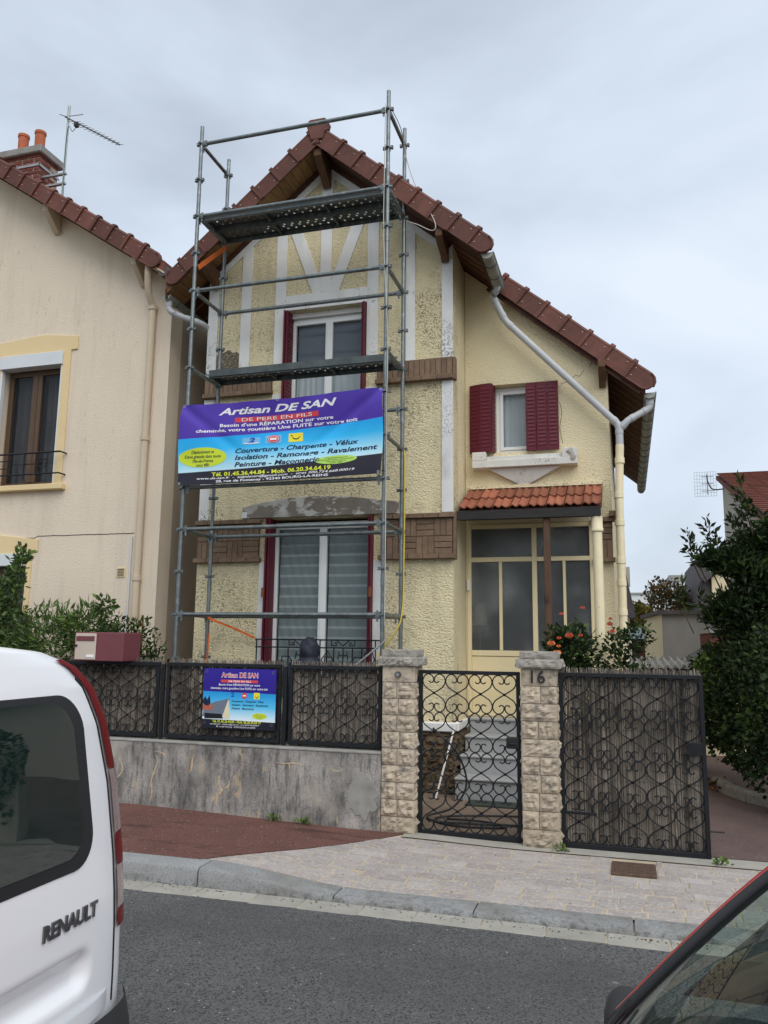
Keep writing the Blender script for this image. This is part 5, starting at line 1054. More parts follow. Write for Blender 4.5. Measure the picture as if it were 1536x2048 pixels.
MB().prism([(-9.6, 3.0), (-9.6, 3.27), (-8.62, 3.275), (-7.955, 3.20), (-7.955, 3.03), (-8.04, 3.025), (-8.04, 1.2), (-8.125, 1.2), (-8.125, 3.0)], 'y', NY-.022, NY-.001).build('window_trim', 'nb_trim', nh, bevel=.004)
rl = MB(); yr = NY-.14; A = lambda *p, r=.009: rl.tube([(x, yr, z) for x, z in p], r, 5)
A((-9.0, 4.43), (-7.60, 4.43), r=.014); A((-9.0, 4.12), (-7.60, 4.12), r=.012)
for x in (-8.85, -8.65, -8.44, -8.2, -8.0, -7.8): A((x, 4.05 if x in (-8.65, -8.2) else 4.12), (x, 4.43))
for x in (-8.65, -8.0): A((x, 4.33), (x+.18, 4.33), (x+.18, 4.22), (x, 4.22))
A((-8.85, 4.27), (-8.65, 4.27)); A((-8.2, 4.27), (-8.0, 4.27)); rl.tube([(-7.60, yr, 4.43), (-7.60, NY+.01, 4.43)], .012, 5); rl.tube([(-7.60, yr, 4.12), (-7.60, NY+.01, 4.12)], .012, 5); rl.build('window_railing', 'iron_black', nh)
def npipe(pts, r, mat, cols):
    m_ = MB(); m_.tube(smooth_path(pts, 5), r, 12); o = m_.build('downpipe', mat, nh, smooth='auto')
    for x, z in cols: MB().tube([(x, NY-.075, z-.03), (x, NY-.075, z+.03)], r+.012, 12).build('pipe_collar', mat, o, smooth='auto')
npipe([(-6.21, 9.08, 7.0), (-6.23, 9.10, 6.85), (-6.27, 9.20, 6.62), (-6.27, NY-.075, 6.45), (-6.27, NY-.075, 6.2), (-6.27, NY-.075, 4.0), (-6.27, NY-.075, .1)], .048, 'soffit_cream', [(-6.27, 6.45), (-6.27, 4.55), (-6.27, 2.62)])
MB().tube([(-6.42, NY-.02, 1.2), (-6.42, NY-.02, 3.2)], .014, 6).build('cable_duct', 'alu_white', nh)
v = nbox('vent_grille', 'nb_trim', -6.63, -6.50, NY-.012, NY-.001, 2.64, 2.78)
for i in range(5): nbox('slat', 'slate', -6.615, -6.515, NY-.016, NY-.0125, 2.66+i*.022, 2.671+i*.022, par=v, bv=0)
cr_ = MB(); P = []
for i in range(60): x = -9.5+3.1*i/59; P.append((x, NY+.002, 3.245+.012*noise.noise(Vector((x*3, 0, 0)))+.01*noise.noise(Vector((x*11, 3, 0)))+(-.03 if x < -8 else 0)))
cr_.tube(P, .007, 5); cr_.build('wall_crack', 'slate', nh)
# chimney: bricks one by one
cx0, cx1, cy0, cy1, cz0, cz1 = -9.95, -8.74, 9.64, 10.10, 8.2, 9.48
chm = MB(); chm.box(cx0+.012, cx1-.012, cy0+.012, cy1-.012, cz0, cz1); ch = chm.build('chimney', 'mortar_light', nh)
b1 = MB().box(-.102, .102, 0, .05, -.028, .028).mesh('brick', 'brick_red', bevel=.004); b2 = MB().box(-.047, .047, 0, .05, -.028, .028).mesh('brick', 'brick_red', bevel=.004)
r = 0; z = cz0+.036
while z < cz1-.02:
    x = cx0+.107-(.11 if r % 2 else 0)
    while x < cx1+.05:
        if x-.1 < cx0: link('brick', b2, ch, (cx0+.052, cy0, z))
        elif x+.1 > cx1: link('brick', b2, ch, (cx1-.053, cy0, z)) if r % 2 == 0 else None
        else: link('brick', b1, ch, (x, cy0, z))
        x += .22
    y = cy0+.107+(.0 if r % 2 else .055)
    while y+.1 < cy1+.01: link('brick', b1, ch, (cx1, y, z), (0, 0, PI/2)); y += .22
    z += .072; r += 1
capm = MB(); capm.box(cx0-.06, cx1+.06, cy0-.06, cy1+.06, cz1, cz1+.13); capm.build('chimney_cap', 'chimney_cap', ch, bevel=.015)
for x in (-9.28, -8.95):
    q = MB(); q.lathe([(.078, 0), (.082, .37), (.092, .375), (.092, .42), (.074, .42), (.07, .02)], (x, 9.85, cz1+.125), 18); q.build('chimney_pot', 'terracotta', ch, smooth='auto')
bd = MB(); bd.box(cx0-.01, cx1+.014, cy0-.012, cy0-.004, 9.27, 9.31); bd.box(cx1+.006, cx1+.014, cy0-.012, cy1+.01, 9.27, 9.31); bd.build('metal_strap', 'zinc', ch)
ant = thing('television_antenna', 'yagi television antenna on a mast strapped to the brick chimney', 'antenna', (-8.2, 9.9, 8.75))
M('mast_green', (.42, .50, .46), .6, metal=.3, var=.1)
mx_, my_ = -8.33, 9.74
MB().tube([(mx_, my_, 8.72), (mx_, my_, 10.12)], .020, 10).build('mast', 'mast_green', ant, smooth='auto'); MB().tube([(mx_, my_, 10.12), (mx_, my_, 10.30)], .023, 10).build('mast_tip', 'zinc', ant, smooth='auto')
b_ = MB()
for z in (8.93, 9.10): b_.box(-8.735, -8.29, 9.715, 9.765, z, z+.03)
b_.build('mast_clamp', 'zinc', ant)
a0 = Vector((mx_-.05, my_-.02, 10.11)); a1 = Vector((mx_+1.12, my_-.15, 9.32)); d = (a1-a0).normalized()
MB().bar(a0, a1, .018, .018).build('boom', 'steel_dark', ant); sd_ = d.cross(Vector((0, 0, 1))).normalized()
ele = Vector((.35, .8, .48)).normalized()
for i in range(13):
    c = a0.lerp(a1, .18+.81*i/12); l = .11-.003*i; MB().tube([c-ele*l, c+ele*l], .0045, 5).build('element', 'steel_dark', ant)
for s in (-1, 1): MB().tube([a0+Vector((.02, 0, 0)), a0+Vector((.12, 0, .02))+ele*s*.22], .006, 5).build('reflector', 'steel_dark', ant)
q = MB(); c = a0.lerp(a1, .22); q.box(c.x-.03, c.x+.03, c.y-.03, c.y+.03, c.z-.07, c.z+.0); q.build('junction_box', 'black_plastic', ant)
MB().tube(smooth_path([(c.x, c.y, c.z-.06), (c.x-.07, c.y, c.z-.14), (mx_+.02, my_-.02, c.z-.05), (mx_+.02, my_-.025, 9.0), (mx_+.05, my_-.02, 8.6), (mx_+.06, my_, 8.45)], 5), .005, 5).build('cable', 'black_plastic', ant)
# ================================================================ worker in a hood behind the fence
def skin(name, verts, edges, radii, mat, parent, sub=2, root=0):
    me = bpy.data.meshes.new(name); me.from_pydata(verts, edges, []); o = link(name, me, None)
    o.modifiers.new('s', 'SKIN'); 
    for i, r in enumerate(radii):
        me.skin_vertices[0].data[i].radius = r if isinstance(r, tuple) else (r, r); me.skin_vertices[0].data[i].use_root = (i == root)
    q = o.modifiers.new('u', 'SUBSURF'); q.levels = sub; q.render_levels = sub
    dg = bpy.context.evaluated_depsgraph_get(); dg.update(); m2 = bpy.data.meshes.new_from_object(o.evaluated_get(dg)); bpy.data.objects.remove(o); bpy.data.meshes.remove(me)
    m2.materials.clear(); m2.materials.append(MATS[mat]); m2.polygons.foreach_set('use_smooth', [True]*len(m2.polygons)); m2.name = name
    return link(name, m2, parent)
px, py, gz0 = -3.275, 7.95, .105
per = thing('person', 'person in a dark navy hooded rain jacket seen from behind the fence holding a lance', 'person', (px, py, gz0))
# the figure faces away to the right (towards +X, +Y); f = forward, s = the figure's right-hand side
f = Vector((.62, .78, 0)); s = Vector((f.y, -f.x, 0)); O = Vector((px, py, gz0))
def Q(a, b, z): return tuple(O+f*a+s*b+Vector((0, 0, z)))
hipL, hipR = Q(0, -.10, .86), Q(0, .10, .86)
V_ = [Q(0, 0, .95), Q(.0, 0, 1.15), Q(.02, 0, 1.34), Q(.03, 0, 1.43), Q(.05, 0, 1.49), Q(.10, 0, 1.58), Q(.11, 0, 1.66),
      hipR, Q(.02, .11, .48), Q(-.02, .12, .09), Q(.12, .13, .03), hipL, Q(.03, -.11, .48), Q(0, -.12, .09), Q(.14, -.13, .03),
      Q(.02, .19, 1.37), Q(.06, .27, 1.14), Q(.24, .14, 1.28), Q(.29, .10, 1.32), Q(.02, -.19, 1.37), Q(.04, -.25, 1.11), Q(.18, -.14, 1.12), Q(.22, -.09, 1.17)]
E_ = [(0, 1), (1, 2), (2, 3), (3, 4), (4, 5), (5, 6), (0, 7), (7, 8), (8, 9), (9, 10), (0, 11), (11, 12), (12, 13), (13, 14), (2, 15), (15, 16), (16, 17), (17, 18), (2, 19), (19, 20), (20, 21), (21, 22)]
R_ = [.13, .125, .13, .07, .055, .085, .08, .085, .06, .045, .035, .085, .06, .045, .035, .06, .045, .036, .03, .06, .045, .036, .03]
body = skin('body', V_, E_, R_, 'skin', per)
# face: nose, eyes, mouth, ears
hd = Vector(Q(.10, 0, 1.60)); fc = MB(); fc.sphere(tuple(hd+f*.088+Vector((0, 0, -.005))), (.014, .014, .024), 8, 6); fc.sphere(tuple(hd+s*.082), (.014, .02, .032), 8, 6); fc.sphere(tuple(hd-s*.082), (.014, .02, .032), 8, 6); fc.build('nose_and_ears', 'skin', body, smooth=True)
ey = MB(); ey.sphere(tuple(hd+f*.078+s*.032+Vector((0, 0, .022))), .011, 8, 6); ey.sphere(tuple(hd+f*.078-s*.032+Vector((0, 0, .022))), .011, 8, 6); ey.build('eyes', 'dark_cloth', body, smooth=True)
mo = MB(); mo.sphere(tuple(hd+f*.082+Vector((0, 0, -.048))), (.022, .022, .007), 8, 6); mo.build('mouth', 'ink_brick', body, smooth=True)
def hand(wrist, fwd, side_, upv, sgn):
    """five short skinned finger chains curled round the lance"""
    w_ = Vector(wrist); fwd = Vector(fwd); side_ = Vector(side_); upv = Vector(upv)
    v = [tuple(w_), tuple(w_+fwd*.045), tuple(w_+fwd*.08)]; e = [(0, 1), (1, 2)]; r = [(.026, .020), (.036, .016), (.036, .015)]
    for k, (o_, l) in enumerate(((-.030, .062), (-.010, .072), (.010, .068), (.029, .055))):
        b0 = len(v); base = w_+fwd*.085+side_*o_
        v += [tuple(base), tuple(base+fwd*l*.45+upv*-.008), tuple(base+fwd*l*.62+upv*-.032), tuple(base+fwd*l*.35+upv*-.050)]; e += [(2, b0), (b0, b0+1), (b0+1, b0+2), (b0+2, b0+3)]; r += [.010, .009, .0085, .008]
    b0 = len(v); base = w_+fwd*.03-side_*.034*sgn
    v += [tuple(base), tuple(base+fwd*.035-side_*.02*sgn+upv*-.015), tuple(base+fwd*.055-side_*.01*sgn+upv*-.035)]; e += [(1, b0), (b0, b0+1), (b0+1, b0+2)]; r += [.012, .011, .009]
    return skin('hand', v, e, r, 'skin', body, sub=1)
hand(Q(.29, .10, 1.32), f, s, (0, 0, 1), 1); hand(Q(.22, -.09, 1.17), f, s, (0, 0, 1), -1)
jk = [Q(0, 0, .80), Q(0, 0, 1.0), Q(.0, 0, 1.2), Q(.02, 0, 1.39), Q(.035, 0, 1.49), Q(.02, .19, 1.42), Q(.06, .28, 1.14), Q(.23, .15, 1.27), Q(.27, .115, 1.30), Q(.02, -.19, 1.42), Q(.04, -.265, 1.11), Q(.17, -.15, 1.11), Q(.20, -.11, 1.15)]
skin('jacket', jk, [(0, 1), (1, 2), (2, 3), (3, 4), (3, 5), (5, 6), (6, 7), (7, 8), (3, 9), (9, 10), (10, 11), (11, 12)], [(.20, .16), (.185, .15), (.18, .15), (.16, .125), .095, .085, .07, .055, .05, .085, .07, .055, .05], 'navy_cloth', per, root=1)
skin('trousers', [Q(0, 0, .90), Q(0, .10, .82), Q(.02, .11, .48), Q(-.02, .12, .12), Q(0, -.10, .82), Q(.03, -.11, .48), Q(0, -.12, .12)], [(0, 1), (1, 2), (2, 3), (0, 4), (4, 5), (5, 6)], [.15, .105, .08, .068, .105, .08, .068], 'dark_cloth', per)
for sg in (1, -1):
    skin('boot', [Q(-.05 if sg > 0 else -.03, .12*sg, .16), Q(-.04 if sg > 0 else -.02, .12*sg, .05), Q(.06, .125*sg, .045), Q(.16, .13*sg, .035)], [(0, 1), (1, 2), (2, 3)], [.055, .052, .05, .036], 'boot', per)
# hood: open shell with folds and a small peak
hc = Vector(Q(.075, 0, 1.605)); mb = MB()
def hood(u, v):
    a = (u-.5)*2*2.30; el = -.95+v*2.40; 
    d_ = (-f*math.cos(a)+s*math.sin(a))*math.cos(el)+Vector((0, 0, math.sin(el))); fold = 1+.05*math.sin(a*3+el*5)+.04*noise.noise(Vector((u*7, v*9, 2)))
    rad = Vector((d_.x*.103, d_.y*.103, d_.z*(.150 if d_.z > 0 else .17)))*fold
    c = hc+rad+f*(.02 if abs(a) > 1.6 else 0)
    if el < -.4: c += Vector((d_.x, d_.y, 0))*.10*(-.4-el)/.5
    return tuple(c)
mb.grid(hood, 36, 22); ho = mb.build('hood', 'navy_cloth', per, smooth=True, fixn=False); so_ = ho.modifiers.new('t', 'SOLIDIFY'); so_.thickness = .008
MB().grid(lambda u, v: tuple(hc+f*(.085+.03*v)+s*((u-.5)*.17)+Vector((0, 0, .115+.02*(1-(2*u-1)**2)-.01*v))), 8, 2).build('hood_peak', 'navy_cloth', ho, smooth=True)
lan = MB(); lan.tube([Q(.24, -.13, 1.12), Q(.345, .10, 1.29), (-2.46, 8.25, 1.83)], .0095, 8); tag(lan.build('lance', 'zinc', smooth='auto'), 'thin pale lance held by the hooded worker, pointing up to the right', 'lance')
# ================================================================ white van (parked, rear towards +X)
VX, VY = -1.64, 1.61
van = thing('white_van', 'white delivery van parked at the left edge showing its rear door', 'van', (-3.7, VY, 0))
VP = [(.945, .30), (.95, .55), (.945, .75), (.935, .90), (.91, 1.12), (.865, 1.36), (.80, 1.55), (.735, 1.67), (.64, 1.745), (.50, 1.785), (.28, 1.805), (0, 1.812)]
def vw(z):
    if z <= VP[0][1]: return VP[0][0]
    for (w0, z0), (w1, z1) in zip(VP, VP[1:]):
        if z <= z1: return w0+(w1-w0)*(z-z0)/(z1-z0)
    return 0
def vrear(z): return VX-.035*max(0, z-1.0)-.16*max(0, z-1.55)**1.3+.01*math.sin((z-.3)*2)
def plate(t, z):
    y = t*vw(z); cy, hy, cz, hz, r = .08, .635, .818, .070, .062
    qx = max(abs(y-cy)-hy+r, 0); qz = max(abs(z-cz)-hz+r, 0); d = math.hypot(qx, qz)-r
    return .034*sstep(-d/.05)
vb = MB(); NT, NZ = 120, 130
def cap_(u, v):
    s = u*2-1; t = math.sin(PI/2*s)
    z = .30+(1.806-.30)*(1-(1-v)**1.35); w_ = vw(z)
    x = vrear(z)-.055*(1-math.sqrt(max(0, 1-abs(t)**9)))-.02*abs(t)**3-plate(t, z)
    return (x, VY+t*w_, z)
vb.grid(cap_, NT, NZ)
prof = [(w_, z) for w_, z in [(vw(.30+(1.806-.30)*(1-(1-j/NZ)**1.35)), .30+(1.806-.30)*(1-(1-j/NZ)**1.35)) for j in range(NZ+1)]]
secs = [(0, 1, 1, 0), (.6, 1.0, 1, 0), (2.4, 1., 1., 0), (2.75, .97, .985, 0), (3.35, .93, .62, 0), (4.0, .88, .58, 0), (4.2, .78, .45, 0)]
for sg in (-1, 1):
    vs = []; 
    for i, (dx, ws, zs, _) in enumerate(secs):
        for w_, z in prof:
            xr = vrear(z)-.055-.02 if i == 0 else VX-dx
            vs.append((xr, VY+sg*w_*ws, .30+(z-.30)*zs))
    K = len(prof); vb.add(vs, [(i*K+j, (i+1)*K+j, (i+1)*K+j+1, i*K+j+1) for i in range(len(secs)-1) for j in range(K-1)])
K = len(prof)
vb.add([(VX-4.2, VY+sg*prof[j][0]*.78, .30+(prof[j][1]-.3)*.45) for j in range(K) for sg in (-1, 1)], [(2*j, 2*j+1, 2*j+3, 2*j+2) for j in range(K-1)])
vb.add([(VX-4.2, VY-.7, .3), (VX-.06, VY-.93, .3), (VX-.06, VY+.93, .3), (VX-4.2, VY+.7, .3)], [(0, 1, 2, 3)])
vbody = vb.build('body', 'van_white', van, smooth='auto')
def onrear(y, z, d): 
    t = max(-.999, min(.999, (y-VY)/max(vw(z), .05))); return (vrear(z)-.055*(1-math.sqrt(max(0, 1-abs(t)**9)))-.02*abs(t)**3+d, y, z)
def rr(y0, y1, z0, z1, r, n=8, skew=0., top=0.):
    P = []
    for cy, cz, a0 in ((y1-r, z1-r, 0), (y0+r, z1-r, PI/2), (y0+r, z0+r, PI), (y1-r, z0+r, 1.5*PI)):
        for k in range(n+1): a = a0+PI/2*k/n; P.append((cy+r*math.cos(a), cz+r*math.sin(a)))
    return [(y-top*max(0, (z-z0)/(z1-z0))*(1 if y > (y0+y1)/2 else 0), z) for y, z in P]
def patch(name, poly, mat, d, parent=van, k=5):
    cy = sum(p[0] for p in poly)/len(poly); cz = sum(p[1] for p in poly)/len(poly); n = len(poly); m_ = MB(); vs = [onrear(cy, cz, d)]
    for r in range(1, k+1): vs += [onrear(cy+(y-cy)*r/k, cz+(z-cz)*r/k, d) for y, z in poly]
    fs = [(0, 1+i, 1+(i+1) % n) for i in range(n)]
    for r in range(k-1): fs += [(1+r*n+i, 1+(r+1)*n+i, 1+(r+1)*n+(i+1) % n, 1+r*n+(i+1) % n) for i in range(n)]
    m_.add(vs, fs); return m_.build(name, mat, parent, smooth=True)
for nm, y0, y1 in (('rear_window', 1.60, 2.315), ('rear_window', .78, 1.49)):
    rwin = patch(nm, rr(y0, y1, 1.125, 1.655, .11, top=.10 if y1 > 2 else -.0), 'black_plastic', .004)
    patch('pane', rr(y0+.015, y1-.055, 1.165, 1.635, .10, top=.10 if y1 > 2 else 0), 'glass_dark', .007, rwin)
gm = MB(); gm.tube([onrear(VY, .42+1.33*i/30, .0008) for i in range(31)], .004, 4); gm.tube([onrear(VY+vw(z_)-.088, z_, .0005) for z_ in [.66+1.04*i/40 for i in range(41)]], .0045, 4); gm.build('door_gap', 'black_plastic', van)
# badge lettering
vs, fs = text_geo('RENAULT', bold=.035); x0 = min(p[0] for p in vs); x1 = max(p[0] for p in vs); k = .262/(x1-x0); mb = MB(); n = len(vs)
q0 = [onrear(2.073+(p[0]-x0)*k, .965+p[1]*k*1.02, .001) for p in vs]; q1 = [onrear(2.073+(p[0]-x0)*k, .965+p[1]*k*1.02, .006) for p in vs]
ec = Counter(tuple(sorted((f_[i], f_[(i+1) % len(f_)]))) for f_ in fs for i in range(len(f_))); mb.add(q0+q1, [tuple(i+n for i in f_) for f_ in fs]+[(a, b, b+n, a+n) for (a, b), c in ec.items() if c == 1]); mb.build('badge_lettering', 'badge_chrome', van)
# tail lamps: tall strips that wrap the corner
def lamp_strip(sg, z0, z1, mat, name, d=.006, w_=.078):
    m_ = MB()
    def fn(u, v):
        z = z0+v*(z1-z0); w2 = vw(z); q = min(1, u/.7); t_ = 1-(w_/w2)*(1-q)**1.0; t_ = min(t_, .985)   # wraps from the rear face round to the flank
        p = onrear(VY+sg*t_*w2, z, .010); return (p[0]-max(0, u-.7)*.5, p[1]+sg*.005*q, z)
    m_.grid(fn, 10, 14); return m_.build(name, mat, van, smooth=True)
for sg in (1, -1):
    for z0, z1, mt in ((1.40, 1.76, 'lamp_red'), (1.19, 1.397, 'lamp_clear'), (1.085, 1.187, 'lamp_red'), (.945, 1.082, 'lamp_clear'), (.885, .942, 'lamp_red')): lamp_strip(sg, z0, z1, mt, 'tail_lamp')
bp = MB(); bp.grid(lambda u, v: (VX+.035+.03*math.sin(PI*v)-.10*abs(2*u-1)**12-.0, VY+(2*u-1)*.985, .34+v*.32), 40, 8); bp.build('bumper', 'trim_black', van, smooth=True)
bp = MB(); bp.grid(lambda u, v: (VX+.03-.13*abs(2*u-1)**8, VY+(2*u-1)*.945, .66+v*.05), 40, 2); bp.build('bumper_top', 'van_white', van, smooth=True)
def wheel(parent, x, y, r, w_):
    m_ = MB(); m_.lathe([(r*.62, -w_/2), (r*.93, -w_/2), (r, -w_/2+.03), (r, w_/2-.03), (r*.93, w_/2), (r*.62, w_/2)], n=28); ty = m_.mesh('tyre', 'rubber', smooth='auto')
    o = link('wheel', ty, parent, (x, y, r), (PI/2, 0, 0)); rm = MB(); rm.lathe([(0, .02), (r*.2, .03), (r*.62, -.01), (r*.64, .06)], n=24); rm.lathe([(0, -.02), (r*.2, -.03), (r*.62, .01), (r*.64, -.06)], n=24)
    q = rm.mesh('rim', 'zinc', smooth='auto'); p_ = link('rim', q, o, (x, y, r), (PI/2, 0, 0)); return o
for x in (VX-.75, VX-3.45):
    for sg in (-1, 1): wheel(van, x, VY+sg*.84, .315, .19)
for sg in (-1, 1):
    MB().box(VX-2.9, VX-2.1, VY+sg*.855-.012, VY+sg*.855+.012, 1.18, 1.58).build('side_window', 'glass_dark', van, bevel=.005)
MB().add([(VX-2.98, VY-.62, 1.68), (VX-2.98, VY+.62, 1.68), (VX-3.5, VY+.72, 1.2), (VX-3.5, VY-.72, 1.2)], [(0, 1, 2, 3)]).build('windscreen', 'glass_dark', van)
# ================================================================ red car (parked, front towards -X)
car = thing('red_car', 'red car at the lower right corner seen over its windscreen', 'car', (1.0, 1.50, 0)); CY = 1.50
cs = [(-1.02, .62, .55), (-1.0, .70, .66), (-.88, .78, .74), (-.6, .82, .82), (-.25, .845, .90), (.02, .85, .945), (.5, .85, .96), (1.5, .85, .96), (2.3, .84, .95), (2.75, .80, .90), (2.88, .70, .74), (2.9, .62, .55)]
cm = MB(); vs = []
for x, w_, zt_ in cs:
    row = [(0, zt_+.03), (w_*.45, zt_+.022), (w_*.8, zt_-.01), (w_*.95, zt_-.06), (w_, zt_-.15), (w_*1.0, .55), (w_*.98, .35), (w_*.9, .22), (0, .20)]
    full = [(CY+y, z) for y, z in row]+[(CY-y, z) for y, z in row[-2:0:-1]]
    vs += [(x, y, z) for y, z in full]
K = 16; cm.add(vs, [(i*K+j, (i+1)*K+j, (i+1)*K+(j+1) % K, i*K+(j+1) % K) for i in range(len(cs)-1) for j in range(K)]+[tuple(range(K)), tuple((len(cs)-1)*K+j for j in range(K-1, -1, -1))])
cb_ = cm.build('body', 'car_red', car, smooth='auto'); sb = cb_.modifiers.new('u', 'SUBSURF'); sb.levels = 1; sb.render_levels = 2
def wsc(u, v):
    s_ = 2*u-1; yb = .715-.10*v; return (-.015+.47*v-.13*(1-s_*s_)*(1-.35*v), CY+s_*yb, .955+.475*v+.02*math.sin(PI*v)+.015*(1-s_*s_)*v)
m_ = MB(); m_.grid(wsc, 20, 10); ws_ = m_.build('windscreen', 'glass_car', car, smooth=True)
for sg in (0, 1):
    P = [Vector(wsc(sg, v/10)) for v in range(-1, 11)]; o_ = Vector((0, .022 if sg else -.022, .004))
    m_ = MB(); m_.tube([p+o_*.5 for p in P], .016, 8); m_.build('windscreen_pillar', 'trim_black', car, smooth=True)
    m_ = MB(); m_.tube([p+o_*1.9+Vector((.012, 0, .006)) for p in P], .013, 8); m_.build('door_pillar', 'car_red', car, smooth=True)
    y = CY+(.62 if sg else -.62); yb = CY+(.78 if sg else -.78)
    MB().add([(.10, yb, .97), (1.9, yb, .97), (1.7, y, 1.40), (.50, y, 1.41)], [(0, 1, 2, 3)]).build('side_window', 'glass_dark', car)
m_ = MB(); m_.grid(lambda u, v: (.45+1.35*v, CY+(2*u-1)*.62, 1.42+.05*(1-(2*u-1)**2)+.03*math.sin(PI*v)-.01), 12, 8); m_.build('roof', 'car_red', car, smooth=True)
MB().add([(1.80, CY-.62, 1.41), (1.80, CY+.62, 1.41), (2.6, CY+.72, .98), (2.6, CY-.72, .98)], [(0, 1, 2, 3)]).build('rear_window', 'glass_dark', car)
m_ = MB(); m_.grid(lambda u, v: wsc(u, -.06+.07*v), 20, 2); m_.build('windscreen_cowl', 'trim_black', car)
# inside: dashboard, wheel, seats, papers
m_ = MB(); m_.grid(lambda u, v: (.02+.42*v-.10*(1-(2*u-1)**2)*(1-v), CY+(2*u-1)*.68, .945+.03*math.sin(PI*v)+.02*math.exp(-((u-.25)/.15)**2)), 16, 6); m_.build('dashboard', 'interior_grey', car, smooth=True)
MB().box(.40, .46, CY-.68, CY+.68, .55, .94).build('dashboard_front', 'interior_grey', car, bevel=.02)
m_ = MB(); c = Vector((.58, CY-.36, .93)); ax1 = Vector((0, 1, 0)); ax2 = Vector((.35, 0, .94)); m_.tube([c+ax1*.185*math.cos(a)+ax2*.185*math.sin(a) for a in [2*PI*i/24 for i in range(24)]], .016, 8, closed=True); m_.bar(c-ax1*.17, c+ax1*.17, .03, .05); m_.build('steering_wheel', 'black_plastic', car, smooth='auto')
for sg in (-1, 1):
    m_ = MB(); m_.box(.75, 1.25, CY+sg*.36-.24, CY+sg*.36+.24, .45, .60); m_.bar((1.18, CY+sg*.36, .58), (1.36, CY+sg*.36, 1.18), .46, .14, upv=(1, 0, 0)); m_.bar((1.36, CY+sg*.36, 1.20), (1.40, CY+sg*.36, 1.38), .24, .10, upv=(1, 0, 0)); m_.build('seat', 'interior_light', car, bevel=.04, seg=2)
for i, (u, v) in enumerate(((.90, .10), (.80, .08))):
    P = [wsc(u+a, v+b) for a, b in ((-.035, -.03), (.035, -.03), (.035, .08), (-.035, .08))]; MB().add([(x+.012, y, z-.006) for x, y, z in P], [(0, 1, 2, 3)]).build('paper_sticker', 'mail_beige', car)
m_ = MB(); P0 = Vector(wsc(.52, .93)); m_.box(P0.x+.05, P0.x+.08, CY-.12, CY+.12, P0.z-.10, P0.z-.04); m_.build('rear_view_mirror', 'black_plastic', car, bevel=.012)
for a, b in (((.10, .02), (.62, .07)), ((.50, .02), (.93, .075))):
    m_ = MB(); m_.tube([Vector(wsc(a[0]+(b[0]-a[0])*t/8, a[1]+(b[1]-a[1])*t/8))+Vector((-.012, 0, .012)) for t in range(9)], .006, 5); m_.build('wiper', 'black_plastic', car)
for sg in (1, -1):
    yc = CY+sg*.985; m_ = MB()
    def mir(u, v, yc=yc, sg=sg):
        a = 2*PI*u; b = -PI/2+PI*v; sx_ = .072*math.cos(b)*abs(math.cos(a))**.7*(1 if math.cos(a) > 0 else -1); sy = .115*math.copysign(abs(math.sin(b))**.7, b); szz = .105*math.cos(b)*abs(math.sin(a))**.7*(1 if math.sin(a) > 0 else -1)
        return (-.025+sx_, yc-sg*.03+sg*sy, .79+szz)
    m_.grid(mir, 24, 14); mo_ = m_.build('door_mirror', 'trim_black', car, smooth=True)
    st = MB(); st.bar((.005, yc-sg*.085, .862), (-.035, yc+sg*.075, .850), .012, .016); st.build('indicator', 'lamp_red', mo_, bevel=.003); MB().bar((.04, CY+sg*.80, .86), (.02, yc-sg*.05, .83), .05, .04).build('mirror_foot', 'trim_black', mo_, bevel=.01)
    hl = MB(); hl.sphere((-.86, CY+sg*.60, .70), (.10, .16, .07), 12, 8); hl.build('headlamp', 'lamp_clear', car, smooth=True)
for x in (-.42, 2.05):
    for sg in (-1, 1): wheel(car, x, CY+sg*.77, .30, .18)
# ================================================================ plants
t = thing('laurel_tree', 'dark green laurel tree with upright shoots at the right edge', 'tree', (2.2, 11.3, .1))
LB = [(1.95, 11.4, 2.55, .62, .6, .52, 5), (1.62, 11.2, 3.05, .30, .3, .22, 2), (1.30, 11.0, 2.88, .28, .3, .16, 1.6), (2.5, 11.5, 3.0, .6, .6, .5, 4), (1.42, 11.1, 2.32, .42, .4, .22, 2.4), (1.85, 11.1, 3.22, .24, .25, .22, 1.0), (1.06, 11.0, 2.90, .17, .15, .10, .6), (1.15, 11.0, 2.18, .22, .2, .14, .7), (2.0, 11.4, 1.85, .8, .7, .42, 3), (1.55, 11.0, 2.70, .30, .3, .25, 1.6), (1.45, 11.1, 1.98, .35, .3, .22, 1.4)]
SH = [(.82, 11, 2.90, 3.32), (.90, 11, 2.85, 3.10), (1.06, 11, 2.95, 3.50), (1.14, 11, 2.95, 3.25), (1.46, 11, 3.15, 4.02), (1.56, 11.05, 3.2, 3.68), (1.38, 11, 3.0, 3.50), (1.95, 11.1, 3.3, 3.75), (.70, 11, 2.22, 2.68), (.92, 11, 2.15, 2.50), (1.05, 11, 2.1, 2.42), (1.72, 11.1, 3.2, 3.55)]
for x, y, z0, z1 in SH: LB.append((x, y, (z0+z1)/2, .07, .07, (z1-z0)/2, .11*(z1-z0)/.5))
foliage('crown', t, LB, 13500, .095, .035, ['leaf_dark', 'leaf_dark', 'leaf_mid'], seed=5, up=.45, hollow=.15)
branchy('trunk', t, (2.2, 11.5, .05), [(1.1, 11.0, 2.7), (1.65, 11.1, 3.1), (2.4, 11.3, 3.1), (1.2, 11, 2.1), (2.9, 11.4, 2.9), (1.5, 11, 3.6), (1.9, 11.2, 1.9), (1.04, 11, 3.1)], .05)
sht = MB()
for x, y, z0, z1 in SH: sht.tube([(x+.12, y, z0-.25), (x+.02, y, z0), (x, y, z1-.03)], [.008, .006, .003], 5)
sht.build('shoots', 'bark', t)
t = thing('ivy_hedge', 'dense dark ivy hedge along the right side of the driveway', 'hedge', (1.8, 11, .1))
